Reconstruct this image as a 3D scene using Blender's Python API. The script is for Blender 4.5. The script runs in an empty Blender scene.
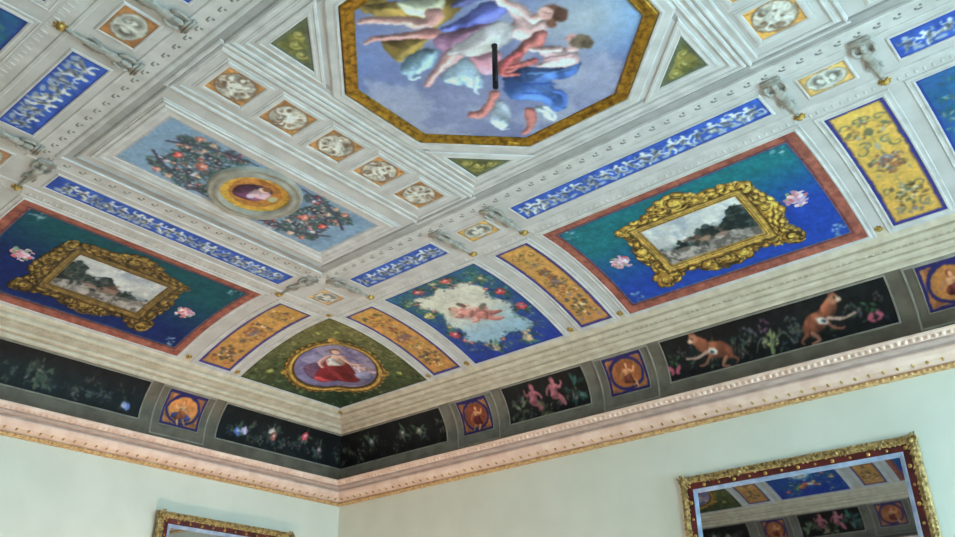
import bpy, math, random
import numpy as np
from math import sin, cos, pi, sqrt

# ------------------------------------------------------------------ room
RX, RW = 11.0, 7.58            # room length (x) and width (-y); the corner we look at is the origin
ZF, Z5, D5, D6 = 5.05, 4.80, 0.608, 1.87
D3, Zb, D4, Zt = 0.126, 4.265, 0.288, 4.62
CX, CY = 5.50, -3.79           # ceiling centre
scene = bpy.context.scene
col = scene.collection
R_ = np.random.RandomState

# ------------------------------------------------------------------ materials
def lin(c):
    c = np.asarray(c, dtype=float) / 255.0
    return np.where(c <= 0.04045, c / 12.92, ((c + 0.055) / 1.055) ** 2.4)

def mat(name, c, rough=0.6, metal=0.0, c2=None, scale=6.0, bump=0.0, bscale=40.0, spec=0.35):
    m = bpy.data.materials.new(name); m.use_nodes = True
    nt = m.node_tree; b = nt.nodes['Principled BSDF']
    b.inputs['Roughness'].default_value = rough
    b.inputs['Metallic'].default_value = metal
    b.inputs['Specular IOR Level'].default_value = spec
    c = tuple(lin(c)) + (1,)
    c2 = tuple(lin(c2)) + (1,) if c2 is not None else tuple(x * 0.82 for x in c[:3]) + (1,)
    tc = nt.nodes.new('ShaderNodeTexCoord')
    n = nt.nodes.new('ShaderNodeTexNoise'); n.inputs['Scale'].default_value = scale
    n.inputs['Detail'].default_value = 6
    nt.links.new(tc.outputs['Object'], n.inputs['Vector'])
    r = nt.nodes.new('ShaderNodeValToRGB')
    r.color_ramp.elements[0].position = 0.35; r.color_ramp.elements[0].color = c2
    r.color_ramp.elements[1].position = 0.62; r.color_ramp.elements[1].color = c
    nt.links.new(n.outputs['Fac'], r.inputs['Fac'])
    nt.links.new(r.outputs['Color'], b.inputs['Base Color'])
    if bump:
        n2 = nt.nodes.new('ShaderNodeTexNoise'); n2.inputs['Scale'].default_value = bscale
        nt.links.new(tc.outputs['Object'], n2.inputs['Vector'])
        bp = nt.nodes.new('ShaderNodeBump'); bp.inputs['Strength'].default_value = bump
        bp.inputs['Distance'].default_value = 0.01
        nt.links.new(n2.outputs['Fac'], bp.inputs['Height'])
        nt.links.new(bp.outputs['Normal'], b.inputs['Normal'])
    return m

def paint_mat(name, rough=0.6, metal=0.0, spec=0.25):
    m = bpy.data.materials.new(name); m.use_nodes = True
    nt = m.node_tree; b = nt.nodes['Principled BSDF']
    b.inputs['Roughness'].default_value = rough; b.inputs['Metallic'].default_value = metal
    b.inputs['Specular IOR Level'].default_value = spec
    a = nt.nodes.new('ShaderNodeVertexColor'); a.layer_name = 'pigment'
    tc = nt.nodes.new('ShaderNodeTexCoord')
    n = nt.nodes.new('ShaderNodeTexNoise'); n.inputs['Scale'].default_value = 55; n.inputs['Detail'].default_value = 4
    nt.links.new(tc.outputs['Object'], n.inputs['Vector'])
    mr = nt.nodes.new('ShaderNodeMapRange'); mr.inputs['To Min'].default_value = 0.82; mr.inputs['To Max'].default_value = 1.18
    nt.links.new(n.outputs['Fac'], mr.inputs['Value'])
    mx = nt.nodes.new('ShaderNodeVectorMath'); mx.operation = 'SCALE'
    nt.links.new(a.outputs['Color'], mx.inputs[0]); nt.links.new(mr.outputs['Result'], mx.inputs['Scale'])
    nt.links.new(mx.outputs['Vector'], b.inputs['Base Color'])
    return m

PAINT = paint_mat('fresco_pigment')
GILT_PAINT = paint_mat('gilded_relief_pigment', 0.45, 0.25, 0.5)
M = dict(
    stucco=mat('white_stucco', (213, 208, 206), 0.65, c2=(198, 193, 190), scale=5, bump=0.15),
    stucco2=mat('ivory_stucco_moulding', (219, 214, 212), 0.6, c2=(200, 195, 192), scale=9),
    ivory=mat('warm_ivory_moulding', (224, 210, 188), 0.6, c2=(206, 190, 166), scale=9),
    mark=mat('grey_leaf_mark', (160, 156, 150), 0.7, c2=(136, 132, 126), scale=20),  # darker grey for the small leaf marks on the band
    roundel=mat('roundel_stone_paint', (178, 172, 160), 0.6, c2=(150, 144, 132), scale=9),
    greyband=mat('grey_stucco_band', (176, 172, 170), 0.65, c2=(160, 156, 153), scale=8),
    stone=mat('grey_stone_paint', (122, 113, 99), 0.7, c2=(102, 94, 82), scale=7, bump=0.2),
    stonelight=mat('pale_stone_fillet', (156, 149, 136), 0.65, c2=(134, 127, 115), scale=9),
    figure=mat('grisaille_stucco', (186, 180, 172), 0.65, c2=(150, 143, 134), scale=22),
    mauve=mat('mauve_shaded_band', (200, 176, 166), 0.6, c2=(182, 158, 148), scale=8),  # darker cornice pink, the shade of the recess put into the colour
    pink=mat('pinkish_cornice_stucco', (242, 212, 196), 0.55, c2=(228, 192, 174), scale=8),
    cgold=mat('cornice_gilding', (230, 190, 136), 0.45, 0.2, c2=(176, 132, 84), scale=30),
    gold=mat('gilding', (206, 168, 88), 0.4, 0.4, c2=(134, 98, 42), scale=35, bump=0.4, bscale=60),
    goldframe=mat('octagon_gilding', (176, 128, 34), 0.42, 0.4, c2=(104, 70, 14), scale=26, bump=0.5, bscale=50),
    wall=mat('pale_green_wall_paint', (219, 222, 210), 0.55, c2=(212, 215, 202), scale=2.2, bump=0.05),
    floor=mat('waxed_wood_floor', (160, 144, 128), 0.4, c2=(136, 118, 102), scale=3),
    framegold=mat('mirror_gilding', (190, 160, 104), 0.42, 0.3, c2=(104, 82, 44), scale=30, bump=0.4, bscale=60),
    red=mat('dark_red_lacquer', (96, 34, 32), 0.35, c2=(66, 20, 22), scale=12),
    silver=mat('pale_blue_bevel_paint', (178, 196, 222), 0.3, 0.2, c2=(140, 158, 190), scale=10),
    black=mat('black_iron', (22, 22, 24), 0.5, c2=(12, 12, 14), scale=10),
    wood=mat('white_window_paint', (225, 225, 220), 0.5, c2=(205, 205, 200), scale=8),
    backing=mat('brown_backing_board', (90, 66, 44), 0.7, c2=(70, 50, 34), scale=8),
)
mm = bpy.data.materials.new('mirror_glass'); mm.use_nodes = True
_b = mm.node_tree.nodes['Principled BSDF']
_b.inputs['Base Color'].default_value = (0.5, 0.53, 0.56, 1); _b.inputs['Metallic'].default_value = 1; _b.inputs['Roughness'].default_value = 0.02
gm = bpy.data.materials.new('window_glass'); gm.use_nodes = True
_b = gm.node_tree.nodes['Principled BSDF']
_b.inputs['Base Color'].default_value = (0.9, 0.95, 1, 1); _b.inputs['Transmission Weight'].default_value = 1; _b.inputs['Roughness'].default_value = 0.0; _b.inputs['IOR'].default_value = 1.05

# ------------------------------------------------------------------ object helpers
def link(name, me, m=None, parent=None):
    o = bpy.data.objects.new(name, me); col.objects.link(o)
    if m is not None:
        for x in (m if isinstance(m, (list, tuple)) else [m]): me.materials.append(x)
    if parent is not None:
        o.parent = parent; o.matrix_parent_inverse = parent.matrix_basis.inverted()
    return o

def thing(name, label, cat, loc=(0, 0, 0), group=None):
    o = bpy.data.objects.new(name, None); col.objects.link(o)
    o.empty_display_size = 0.1; o.location = loc
    o['label'] = label; o['category'] = cat
    if group: o['group'] = group
    return o

def tag(o, label, cat, group=None):
    o['label'] = label; o['category'] = cat
    if group: o['group'] = group
    return o

def mesh_np(name, V, F, smooth=True, colors=None):
    V = np.asarray(V, dtype=np.float32); F = np.asarray(F, dtype=np.int32)
    me = bpy.data.meshes.new(name)
    me.vertices.add(len(V)); me.vertices.foreach_set('co', V.ravel())
    me.loops.add(F.size); me.loops.foreach_set('vertex_index', F.ravel())
    me.polygons.add(len(F)); me.polygons.foreach_set('loop_start', np.arange(0, F.size, F.shape[1], dtype=np.int32))
    try: me.polygons.foreach_set('loop_total', np.full(len(F), F.shape[1], dtype=np.int32))
    except Exception: pass
    me.polygons.foreach_set('use_smooth', np.full(len(F), smooth, dtype=bool))
    if colors is not None:
        ca = me.color_attributes.new('pigment', 'FLOAT_COLOR', 'POINT')
        c4 = np.ones((len(V), 4), dtype=np.float32); c4[:, :3] = colors
        ca.data.foreach_set('color', c4.ravel())
    me.update(calc_edges=True); me.validate()
    return me

class MB:
    def __init__(s): s.v = []; s.f = []; s.n = 0; s.mi = []
    def add(s, V, F, mi=0):
        V = np.asarray(V, dtype=float); s.v.append(V)
        for q in F: s.f.append(tuple(int(i) + s.n for i in q)); s.mi.append(mi)
        s.n += len(V)
    def box(s, c, sz, mi=0, rot=0.0):
        c = np.array(c); h = np.array(sz) / 2
        V = np.array([[x, y, z] for x in (-1, 1) for y in (-1, 1) for z in (-1, 1)]) * h
        if rot: V = V @ np.array([[cos(rot), sin(rot), 0], [-sin(rot), cos(rot), 0], [0, 0, 1]])
        s.add(V + c, [(0, 1, 3, 2), (4, 6, 7, 5), (0, 4, 5, 1), (2, 3, 7, 6), (0, 2, 6, 4), (1, 5, 7, 3)], mi)
    def loft(s, P, A, B, ra, rb, n=10, mi=0):
        # elliptical sections: centres P, axes A/B per section (or one), radii
        P = np.asarray(P, float); k = len(P); th = np.linspace(0, 2 * pi, n, endpoint=False); V = []
        for i in range(k):
            a = np.asarray(A if np.ndim(A) == 1 else A[i], float); b = np.asarray(B if np.ndim(B) == 1 else B[i], float)
            for t in th: V.append(P[i] + a * ra[i] * cos(t) + b * rb[i] * sin(t))
        F = [(i * n + j, i * n + (j + 1) % n, (i + 1) * n + (j + 1) % n, (i + 1) * n + j) for i in range(k - 1) for j in range(n)]
        F.append(tuple(range(n))[::-1]); F.append(tuple(range((k - 1) * n, k * n)))
        s.add(V, F, mi)
    def tube(s, P, r, n=8, mi=0):
        P = np.asarray(P, float); r = np.broadcast_to(r, len(P))
        A = []; B = []
        for i in range(len(P)):
            d = P[min(i + 1, len(P) - 1)] - P[max(i - 1, 0)]; d /= np.linalg.norm(d) + 1e-9
            u = np.array([0, 0, 1.]) if abs(d[2]) < .9 else np.array([1., 0, 0])
            a = np.cross(d, u); a /= np.linalg.norm(a); A.append(a); B.append(np.cross(d, a))
        s.loft(P, A, B, r, r, n, mi)
    def dome(s, c, r, nrm, tan, h=None, n=8, k=3, mi=0, r2=None):
        # low dome of radius r (r2 along tan), height h along nrm
        nrm = np.asarray(nrm, float); tan = np.asarray(tan, float); bt = np.cross(nrm, tan); h = r if h is None else h
        r2 = r if r2 is None else r2
        V = []; 
        for i in range(k):
            a = i / k * pi / 2
            for j in range(n):
                t = 2 * pi * j / n
                V.append(np.asarray(c) + tan * r2 * cos(a) * cos(t) + bt * r * cos(a) * sin(t) + nrm * h * sin(a))
        V.append(np.asarray(c) + nrm * h)
        F = [(i * n + j, i * n + (j + 1) % n, (i + 1) * n + (j + 1) % n, (i + 1) * n + j) for i in range(k - 1) for j in range(n)]
        F += [((k - 1) * n + j, (k - 1) * n + (j + 1) % n, k * n) for j in range(n)]
        s.add(V, F, mi)
    def build(s, name, m, parent=None, smooth=True, origin=None):
        V = np.concatenate(s.v); me = bpy.data.meshes.new(name)
        if origin is not None: V = V - np.asarray(origin)
        me.from_pydata(V.tolist(), [], s.f)
        me.polygons.foreach_set('use_smooth', [smooth] * len(s.f))
        me.polygons.foreach_set('material_index', s.mi)
        me.update(); me.validate()
        o = link(name, me, m, parent)
        if origin is not None: o.location = origin
        return o

def struct(o, label=None):
    o['kind'] = 'structure'
    if label: o['label'] = label
    return o

# ------------------------------------------------------------------ surface maps  (u along wall, v across, h off the surface)
def side_xyz(side, u, d, z):
    if side == 'R': return np.stack([u, -d, z], -1)
    if side == 'L': return np.stack([d, -u, z], -1)
    if side == 'B': return np.stack([u, -RW + d, z], -1)
    if side == 'E': return np.stack([RX - d, -u, z], -1)
def zc(d): return ZF - (ZF - Z5) * np.clip((D6 - d) / (D6 - D5), 0, 2) ** 2
def cove(side):
    def f(u, v, h):
        u, v, h = np.broadcast_arrays(*(np.asarray(t, float) for t in (u, v, h)))
        s = 2 * (ZF - Z5) * np.clip(D6 - v, 0, 9) / (D6 - D5) ** 2; n = np.sqrt(1 + s * s)
        return side_xyz(side, u, v + h * s / n, zc(v) - h / n)
    return f
def flat(u, v, h):
    u, v, h = np.broadcast_arrays(*(np.asarray(t, float) for t in (u, v, h)))
    return np.stack([u, v, ZF - h], -1)
def frieze_d(v): return D3 + (D4 - D3) * np.clip(v, 0, 1.2) ** 2
def frieze(side):
    def f(u, v, h):
        u, v, h = np.broadcast_arrays(*(np.asarray(t, float) for t in (u, v, h)))
        dd = 2 * (D4 - D3) * np.clip(v, 0, 2); dz = Zt - Zb; n = np.sqrt(dd * dd + dz * dz)
        return side_xyz(side, u, frieze_d(v) + h * dz / n, Zb + v * dz - h * dd / n)
    return f
def frieze_corner(cornery=0):
    fr = frieze('R'); fl = frieze('L'); fb = frieze('B')
    def f(u, v, h):
        u, v, h = np.broadcast_arrays(*(np.asarray(t, float) for t in (u, v, h)))
        dmin = frieze_d(v) + h
        if cornery == 0:
            return np.where((u > 0)[..., None], fr(np.maximum(u, dmin), v, h), fl(np.maximum(-u, dmin), v, h))
        return np.where((u > 0)[..., None], fb(np.maximum(u, dmin), v, h), fl(RW - np.maximum(-u, dmin), v, h))
    return f
def corner(cornery=0):
    # green corner: u = x, v = distance from the other wall; folded on the diagonal
    def f(u, v, h):
        u, v, h = np.broadcast_arrays(*(np.asarray(t, float) for t in (u, v, h)))
        k = 0.10; a = np.clip(0.5 + 0.5 * (v - u) / k, 0, 1); d = v * (1 - a) + u * a - k * a * (1 - a) * 0.6
        y = -v if cornery == 0 else -RW + v
        return np.stack([u, y, zc(d) - h], -1)
    return f

# ------------------------------------------------------------------ painter
def fbm(U, V, scale, seed, octv=3):
    out = np.zeros_like(U); amp = 1; tot = 0
    for o in range(octv):
        s = scale / 2 ** o; r = R_((seed * 131 + o * 17) % 99991); T = r.rand(64, 64)
        x = U / s + 31.7 * o + seed % 13; y = V / s + 17.3 * o + seed % 7
        xi = np.floor(x).astype(int); yi = np.floor(y).astype(int); fx = x - xi; fy = y - yi
        fx = fx * fx * (3 - 2 * fx); fy = fy * fy * (3 - 2 * fy)
        g = lambda a, b: T[(yi + b) % 64, (xi + a) % 64]
        out += amp * ((g(0, 0) * (1 - fx) + g(1, 0) * fx) * (1 - fy) + (g(0, 1) * (1 - fx) + g(1, 1) * fx) * fy)
        tot += amp; amp *= 0.55
    return out / tot
def catmull(P, n=6, closed=True):
    P = np.asarray(P, float); k = len(P); out = []
    rng = range(k) if closed else range(k - 1)
    for i in rng:
        if closed: a, b, c, d = P[(i - 1) % k], P[i], P[(i + 1) % k], P[(i + 2) % k]
        else: a, b, c, d = P[max(i - 1, 0)], P[i], P[i + 1], P[min(i + 2, k - 1)]
        for t in np.linspace(0, 1, n, endpoint=False):
            out.append(0.5 * ((2 * b) + (-a + c) * t + (2 * a - 5 * b + 4 * c - d) * t * t + (-a + 3 * b - 3 * c + d) * t ** 3))
    if not closed: out.append(P[-1])
    return np.array(out)

class Art:
    def __init__(s, u0, u1, v0, v1, res, seed=1):
        s.b = (u0, u1, v0, v1); s.res = res
        s.nx = max(3, int(round((u1 - u0) / res)) + 1); s.ny = max(3, int(round((v1 - v0) / res)) + 1)
        s.u = np.linspace(u0, u1, s.nx); s.v = np.linspace(v0, v1, s.ny)
        s.U, s.V = np.meshgrid(s.u, s.v)
        s.img = np.ones((s.ny, s.nx, 3)) * 0.5; s.al = np.zeros((s.ny, s.nx)); s.h = np.zeros((s.ny, s.nx))
        s.rnd = random.Random(seed); s.seed = seed; s.key = 1.0
        s.N = fbm(s.U, s.V, 0.05, seed + 5) - 0.5; s.N2 = fbm(s.U, s.V, 0.018, seed + 9, 2) - 0.5
    def win(s, x0, x1, y0, y1):
        a = np.searchsorted(s.u, x0); b = np.searchsorted(s.u, x1); c = np.searchsorted(s.v, y0); d = np.searchsorted(s.v, y1)
        return (slice(max(c - 1, 0), d + 1), slice(max(a - 1, 0), b + 1))
    def put(s, sl, a, c, var=0.1, hh=None):
        if a.size == 0: return
        c = np.asarray(c, float) / 255.0
        if c.ndim == 1: c = c[None, None, :]
        k = 1 + var * 1.6 * (s.N[sl] + 0.8 * s.N2[sl])
        cc = np.clip(c * k[..., None], 0, 1)
        s.img[sl] = s.img[sl] * (1 - a[..., None]) + cc * a[..., None]
        s.al[sl] = np.maximum(s.al[sl], a)
        if hh is not None: s.h[sl] = np.maximum(s.h[sl], hh)
    def fill(s, c, var=0.12): s.put((slice(None), slice(None)), np.ones_like(s.U), c, var)
    def grad(s, c0, c1, axis='v', var=0.12, p=1.0):
        X = s.V if axis == 'v' else s.U; lo, hi = X.min(), X.max(); t = ((X - lo) / (hi - lo)) ** p
        c = np.asarray(c0, float) * (1 - t[..., None]) + np.asarray(c1, float) * t[..., None]
        s.put((slice(None), slice(None)), np.ones_like(s.U), c, var)
    def mottle(s, c, scale, seed, lo=0.5, hi=0.65, a=1.0, var=0.1, region=None):
        n = fbm(s.U, s.V, scale, seed, 4); m = np.clip((n - lo) / (hi - lo), 0, 1) * a
        if region is not None: m = m * region
        s.put((slice(None), slice(None)), m, c, var)
    def rect(s, x0, x1, y0, y1, c, var=0.1, a=1.0):
        w = s.win(x0, x1, y0, y1); U, V = s.U[w], s.V[w]; e = s.res
        m = np.clip(np.minimum(np.minimum(U - x0, x1 - U), np.minimum(V - y0, y1 - V)) / e + 0.5, 0, 1) * a
        s.put(w, m, c, var)
    def border(s, t0, t1, c, var=0.1):
        u0, u1, v0, v1 = s.b
        d = np.minimum(np.minimum(s.U - u0, u1 - s.U), np.minimum(s.V - v0, v1 - s.V)); e = s.res
        m = np.clip((d - t0) / e + 0.5, 0, 1) * np.clip((t1 - d) / e + 0.5, 0, 1)
        s.put((slice(None), slice(None)), m, c, var)
    def ell(s, x, y, rx, ry, c, rot=0.0, soft=1.0, var=0.1, a=1.0, h=0.0, ring=None):
        r = max(rx, ry) * 1.25 + 3 * s.res
        w = s.win(x - r, x + r, y - r, y + r); U, V = s.U[w] - x, s.V[w] - y
        if U.size == 0: return
        p = U * cos(rot) + V * sin(rot); q = -U * sin(rot) + V * cos(rot)
        d = np.sqrt((p / rx) ** 2 + (q / ry) ** 2); k = min(rx, ry) / (s.res * soft)
        m = np.clip((1 - d) * k + 0.5, 0, 1)
        if ring is not None: m = m * np.clip((d - ring) * k + 0.5, 0, 1)
        hh = h * np.sqrt(np.clip(1 - d * d, 0, 1)) if h else None
        s.put(w, m * a, c, var, hh)
    def sdf(s, P, w):
        U, V = s.U[w], s.V[w]; d2 = np.full(U.shape, 1e9); ins = np.zeros(U.shape, bool); n = len(P)
        for i in range(n):
            ax, ay = P[i]; bx, by = P[(i + 1) % n]; ex, ey = bx - ax, by - ay
            t = np.clip(((U - ax) * ex + (V - ay) * ey) / (ex * ex + ey * ey + 1e-12), 0, 1)
            d2 = np.minimum(d2, (U - ax - t * ex) ** 2 + (V - ay - t * ey) ** 2)
            cr = (ay > V) != (by > V)
            if cr.any(): ins ^= cr & (U < (bx - ax) * (V - ay) / ((by - ay) if by != ay else 1e-12) + ax)
        d = np.sqrt(d2); return np.where(ins, -d, d)
    def poly(s, P, c, smooth=True, soft=1.0, var=0.12, a=1.0, folds=0.0, fdir=0.0, fscale=0.03, hl=None, h=0.0, form=0.3):
        P = catmull(P) if smooth else np.asarray(P, float)
        g = 3 * s.res * max(soft, 1); w = s.win(P[:, 0].min() - g, P[:, 0].max() + g, P[:, 1].min() - g, P[:, 1].max() + g)
        if s.U[w].size == 0: return
        d = s.sdf(P, w); m = np.clip(-d / (s.res * soft) + 0.5, 0, 1) * a
        c = np.asarray(c, float)
        if folds:
            X = s.U[w] * cos(fdir) + s.V[w] * sin(fdir) + 0.03 * s.N[w]; Y = -s.U[w] * sin(fdir) + s.V[w] * cos(fdir)
            f = np.clip((fbm(X, Y * .3, fscale * 1.1, s.seed + int(abs(P[0, 0]) * 97), 2) - .5) * 2.6 + .5, 0, 1)
            hi = np.asarray(hl if hl is not None else np.minimum(c * 1.5, 245), float)
            c = c[None, None] * (1 - folds * 0.45 * (1 - f))[..., None]; c = c * (1 - folds * 0.4 * f[..., None]) + hi * (folds * 0.4 * f[..., None])
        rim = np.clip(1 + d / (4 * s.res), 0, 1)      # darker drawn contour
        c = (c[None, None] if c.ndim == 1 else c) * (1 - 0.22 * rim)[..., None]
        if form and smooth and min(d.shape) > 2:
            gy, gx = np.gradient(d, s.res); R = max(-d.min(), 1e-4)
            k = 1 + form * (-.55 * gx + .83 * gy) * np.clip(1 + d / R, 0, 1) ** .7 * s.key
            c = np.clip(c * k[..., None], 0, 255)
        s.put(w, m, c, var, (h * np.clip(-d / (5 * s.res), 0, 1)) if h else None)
    def stroke(s, P, w0, w1, c, var=0.1, a=1.0, smooth=True, h=0.0, soft=1.0, form=0.3):
        P = catmull(P, 5, False) if (smooth and len(P) > 2) else np.asarray(P, float)
        g = max(w0, w1) + 2 * s.res
        w = s.win(P[:, 0].min() - g, P[:, 0].max() + g, P[:, 1].min() - g, P[:, 1].max() + g)
        U, V = s.U[w], s.V[w]
        if U.size == 0: return
        best = np.full(U.shape, 1e9); n = len(P) - 1; hh = np.zeros(U.shape)
        for i in range(n):
            ax, ay = P[i]; bx, by = P[i + 1]; ex, ey = bx - ax, by - ay
            t = np.clip(((U - ax) * ex + (V - ay) * ey) / (ex * ex + ey * ey + 1e-12), 0, 1)
            r = w0 + (w1 - w0) * (i + t) / n
            dd = np.hypot(U - ax - t * ex, V - ay - t * ey) - r
            best = np.minimum(best, dd)
            if h: hh = np.maximum(hh, h * np.sqrt(np.clip(1 - ((dd + r) / r) ** 2, 0, 1)))
        c = np.asarray(c, float)
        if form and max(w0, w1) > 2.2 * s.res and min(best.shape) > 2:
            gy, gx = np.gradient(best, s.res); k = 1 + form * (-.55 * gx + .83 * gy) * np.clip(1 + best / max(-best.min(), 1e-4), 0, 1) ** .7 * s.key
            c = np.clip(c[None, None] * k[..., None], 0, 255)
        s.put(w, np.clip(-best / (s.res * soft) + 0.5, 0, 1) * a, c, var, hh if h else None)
    # --- motifs
    def flower(s, x, y, r, c, c2=(230, 210, 190)):
        rd = s.rnd
        s.ell(x, y, r * .95, r * .9, tuple(np.array(c) * .6), soft=2)
        for k in range(6):
            t = k * pi / 3 + rd.random(); s.ell(x + .5 * r * cos(t), y + .5 * r * sin(t), r * .5, r * .36, np.minimum(np.array(c) * (0.8 + .5 * rd.random()), 255), t, 1.5)
        s.ell(x + r * .1, y + r * .2, r * .35, r * .28, c2, 0, 2, a=.85)
    def leaves(s, x, y, r, c, n=5):
        rd = s.rnd
        for k in range(n):
            t = rd.random() * 2 * pi; d = r * (.5 + .6 * rd.random())
            s.ell(x + d * cos(t), y + d * sin(t), r * .45, r * .17, np.array(c) * (.6 + .8 * rd.random()), t + rd.uniform(-.5, .5), 1.5, a=.9)
    def spray(s, x, y, r, cols, n=12, lo=.12, hi=.3):
        rd = s.rnd
        for k in range(n):
            t = rd.random() * 2 * pi; d = r * sqrt(rd.random())
            s.ell(x + d * cos(t), y + d * sin(t), r * rd.uniform(lo, hi), r * rd.uniform(lo * .6, hi * .6), rd.choice(cols), rd.random() * pi, 1.5, a=.9)
    def scroll(s, x, y, r, ang, turn, c, w):
        P = []
        for i in range(14):
            t = i / 13; a = ang + turn * t * 2.2 * pi * .8; rr = r * (1 - .8 * t)
            P.append((x + rr * cos(a), y + rr * sin(a)))
        s.stroke(P, w, w * .4, c, .1, .95)
    def grotesque(s, cx, v0, v1, hw, cols, n, seed):
        rd = random.Random(seed); L = v1 - v0
        s.stroke([(cx, v0 + .04 * L), (cx, v1 - .04 * L)], .004, .004, rd.choice(cols), a=.7)
        for i in range(n):
            y = v0 + L * (i + .5 + rd.uniform(-.25, .25)) / n
            for m in range(3):
                dx = rd.uniform(.1, .85) * hw; c = rd.choice(cols); c3 = rd.choice(cols); k = rd.random()
                rr = rd.uniform(.1, .26) * hw; an = rd.random() * pi; yy = y + rd.uniform(-.04, .04) * L; tt = rd.choice((-1, 1))
                for sg in (-1, 1):
                    if k < .45: s.scroll(cx + sg * dx, yy, rr * 1.3, (an if sg > 0 else pi - an), tt * sg, c, rr * .22)
                    else: s.ell(cx + sg * dx, yy, rr, rr * .55, c, an if sg > 0 else pi - an, 1.6, a=.9)
                    if k > .7: s.ell(cx + sg * dx, yy + rr * .4, rr * .4, rr * .4, c3, 0, 1.5, a=.9)
            s.ell(cx, y, hw * rd.uniform(.1, .22), hw * rd.uniform(.12, .3), rd.choice(cols), 0, 1.5, a=.92)
            s.ell(cx, y + .02, hw * .09, hw * .12, rd.choice(cols), 0, 1.5, a=.9)
    def figure(s, x, y, S, flip=1, lean=0.0, skin=(214, 130, 118), hair=(120, 70, 40), cloth=None, pose=0, seated=False, shade=None, fat=1.0):
        q = lambda a, b: (x + flip * S * (a * cos(lean) + b * sin(lean)), y + S * (b * cos(lean) - a * sin(lean)))
        sk = np.array(skin, float); sh = sk * .78 if shade is None else np.array(shade, float); W = S * fat
        if seated:
            s.stroke([q(-.05, -.1), q(.18, -.12), q(.26, -.38)], .075 * W, .04 * W, sh)
            s.stroke([q(.02, -.12), q(.26, -.2), q(.40, -.42)], .08 * W, .04 * W, sk)
        else:
            s.stroke([q(-.04, -.1), q(-.1, -.3), q(-.2, -.5)], .075 * W, .035 * W, sh)
            s.stroke([q(.04, -.1), q(.16, -.27), q(.1, -.52)], .08 * W, .035 * W, sk)
        s.stroke([q(-.06, .2), q(-.24, .1), q(-.30, .26 if pose else -.05)], .05 * W, .03 * W, sh)
        s.poly([q(-.12 * fat, .24), q(.12 * fat, .24), q(.11 * fat, .05), q(.12 * fat, -.14), q(-.12 * fat, -.14), q(-.10 * fat, .05)], sk)
        s.stroke([q(.1, .2), q(.26, .14), q(.36, .3 if pose != 1 else .02)], .05 * W, .03 * W, np.minimum(sk * 1.1, 255))
        s.ell(*q(0.02, .36), .09 * S * fat ** .5, .105 * S * fat ** .5, hair); s.ell(*q(.04, .345), .066 * S * fat ** .5, .085 * S * fat ** .5, np.minimum(sk * 1.1, 255))
        if cloth is not None:
            s.poly([q(-.16, .0), q(.12, .06), q(.2, -.08), q(.3, -.3), q(.05, -.28), q(-.16, -.22)], cloth, folds=.7, fscale=.08 * W)
    def soften(s, n=1, warp=0.0):
        if warp:
            a = fbm(s.U, s.V, .05, s.seed + 71, 3) - .5; b = fbm(s.U, s.V, .05, s.seed + 73, 3) - .5
            iy = np.clip(np.round(np.arange(s.ny)[:, None] + a * warp * 2 / s.res), 0, s.ny - 1).astype(int); ix = np.clip(np.round(np.arange(s.nx)[None] + b * warp * 2 / s.res), 0, s.nx - 1).astype(int)
            s.img = s.img[iy, ix]
        for k in range(n):
            p = np.pad(s.img, ((1, 1), (1, 1), (0, 0)), 'edge')
            h = p[:, :-2] * .25 + p[:, 1:-1] * .5 + p[:, 2:] * .25; s.img = h[:-2] * .25 + h[1:-1] * .5 + h[2:] * .25
    # --- output
    def mesh(s, name, fmap, m, parent=None, h=0.003, mask=None, gain=1.0, relief=1.0, pm=None):
        P = fmap(s.U, s.V, h + s.h * relief).reshape(-1, 3)
        c = lin(s.img * 255).reshape(-1, 3) * gain; l = c @ np.array([.3, .55, .15]); c = np.clip(c * .88 + l[:, None] * .12, 0, .9)
        ny, nx = s.ny, s.nx; I = np.arange(ny * nx).reshape(ny, nx)
        F = np.stack([I[:-1, :-1], I[:-1, 1:], I[1:, 1:], I[1:, :-1]], -1).reshape(-1, 4)
        if mask is not None:
            mk = mask.reshape(-1); F = F[mk[F].sum(1) >= 3]
            us = np.unique(F); re = np.full(len(mk), -1); re[us] = np.arange(len(us)); F = re[F]; P = P[us]; c = c[us]
        # faces turned into the room
        if len(F):
            i = F[len(F) // 2]; n = np.cross(P[i[1]] - P[i[0]], P[i[3]] - P[i[0]])
            if np.dot(n, np.array([CX, CY, 1.6]) - P[i[0]]) < 0: F = F[:, ::-1]
        return link(name, mesh_np(name, P, F, True, c), m, parent)

GAIN = 1.25
def canvas(A, name, fmap, parent, h=.003, mask=None, soft=1, warp=.008):
    A.soften(soft, warp if A.res < .008 else 0)
    return A.mesh(name, fmap, PAINT, parent, h, mask, GAIN)
def cutout(A, name, fmap, parent, h=.006, gilt=False, relief=1.0):
    return A.mesh(name, fmap, GILT_PAINT if gilt else PAINT, parent, h, A.al > .5, GAIN, relief)

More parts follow.
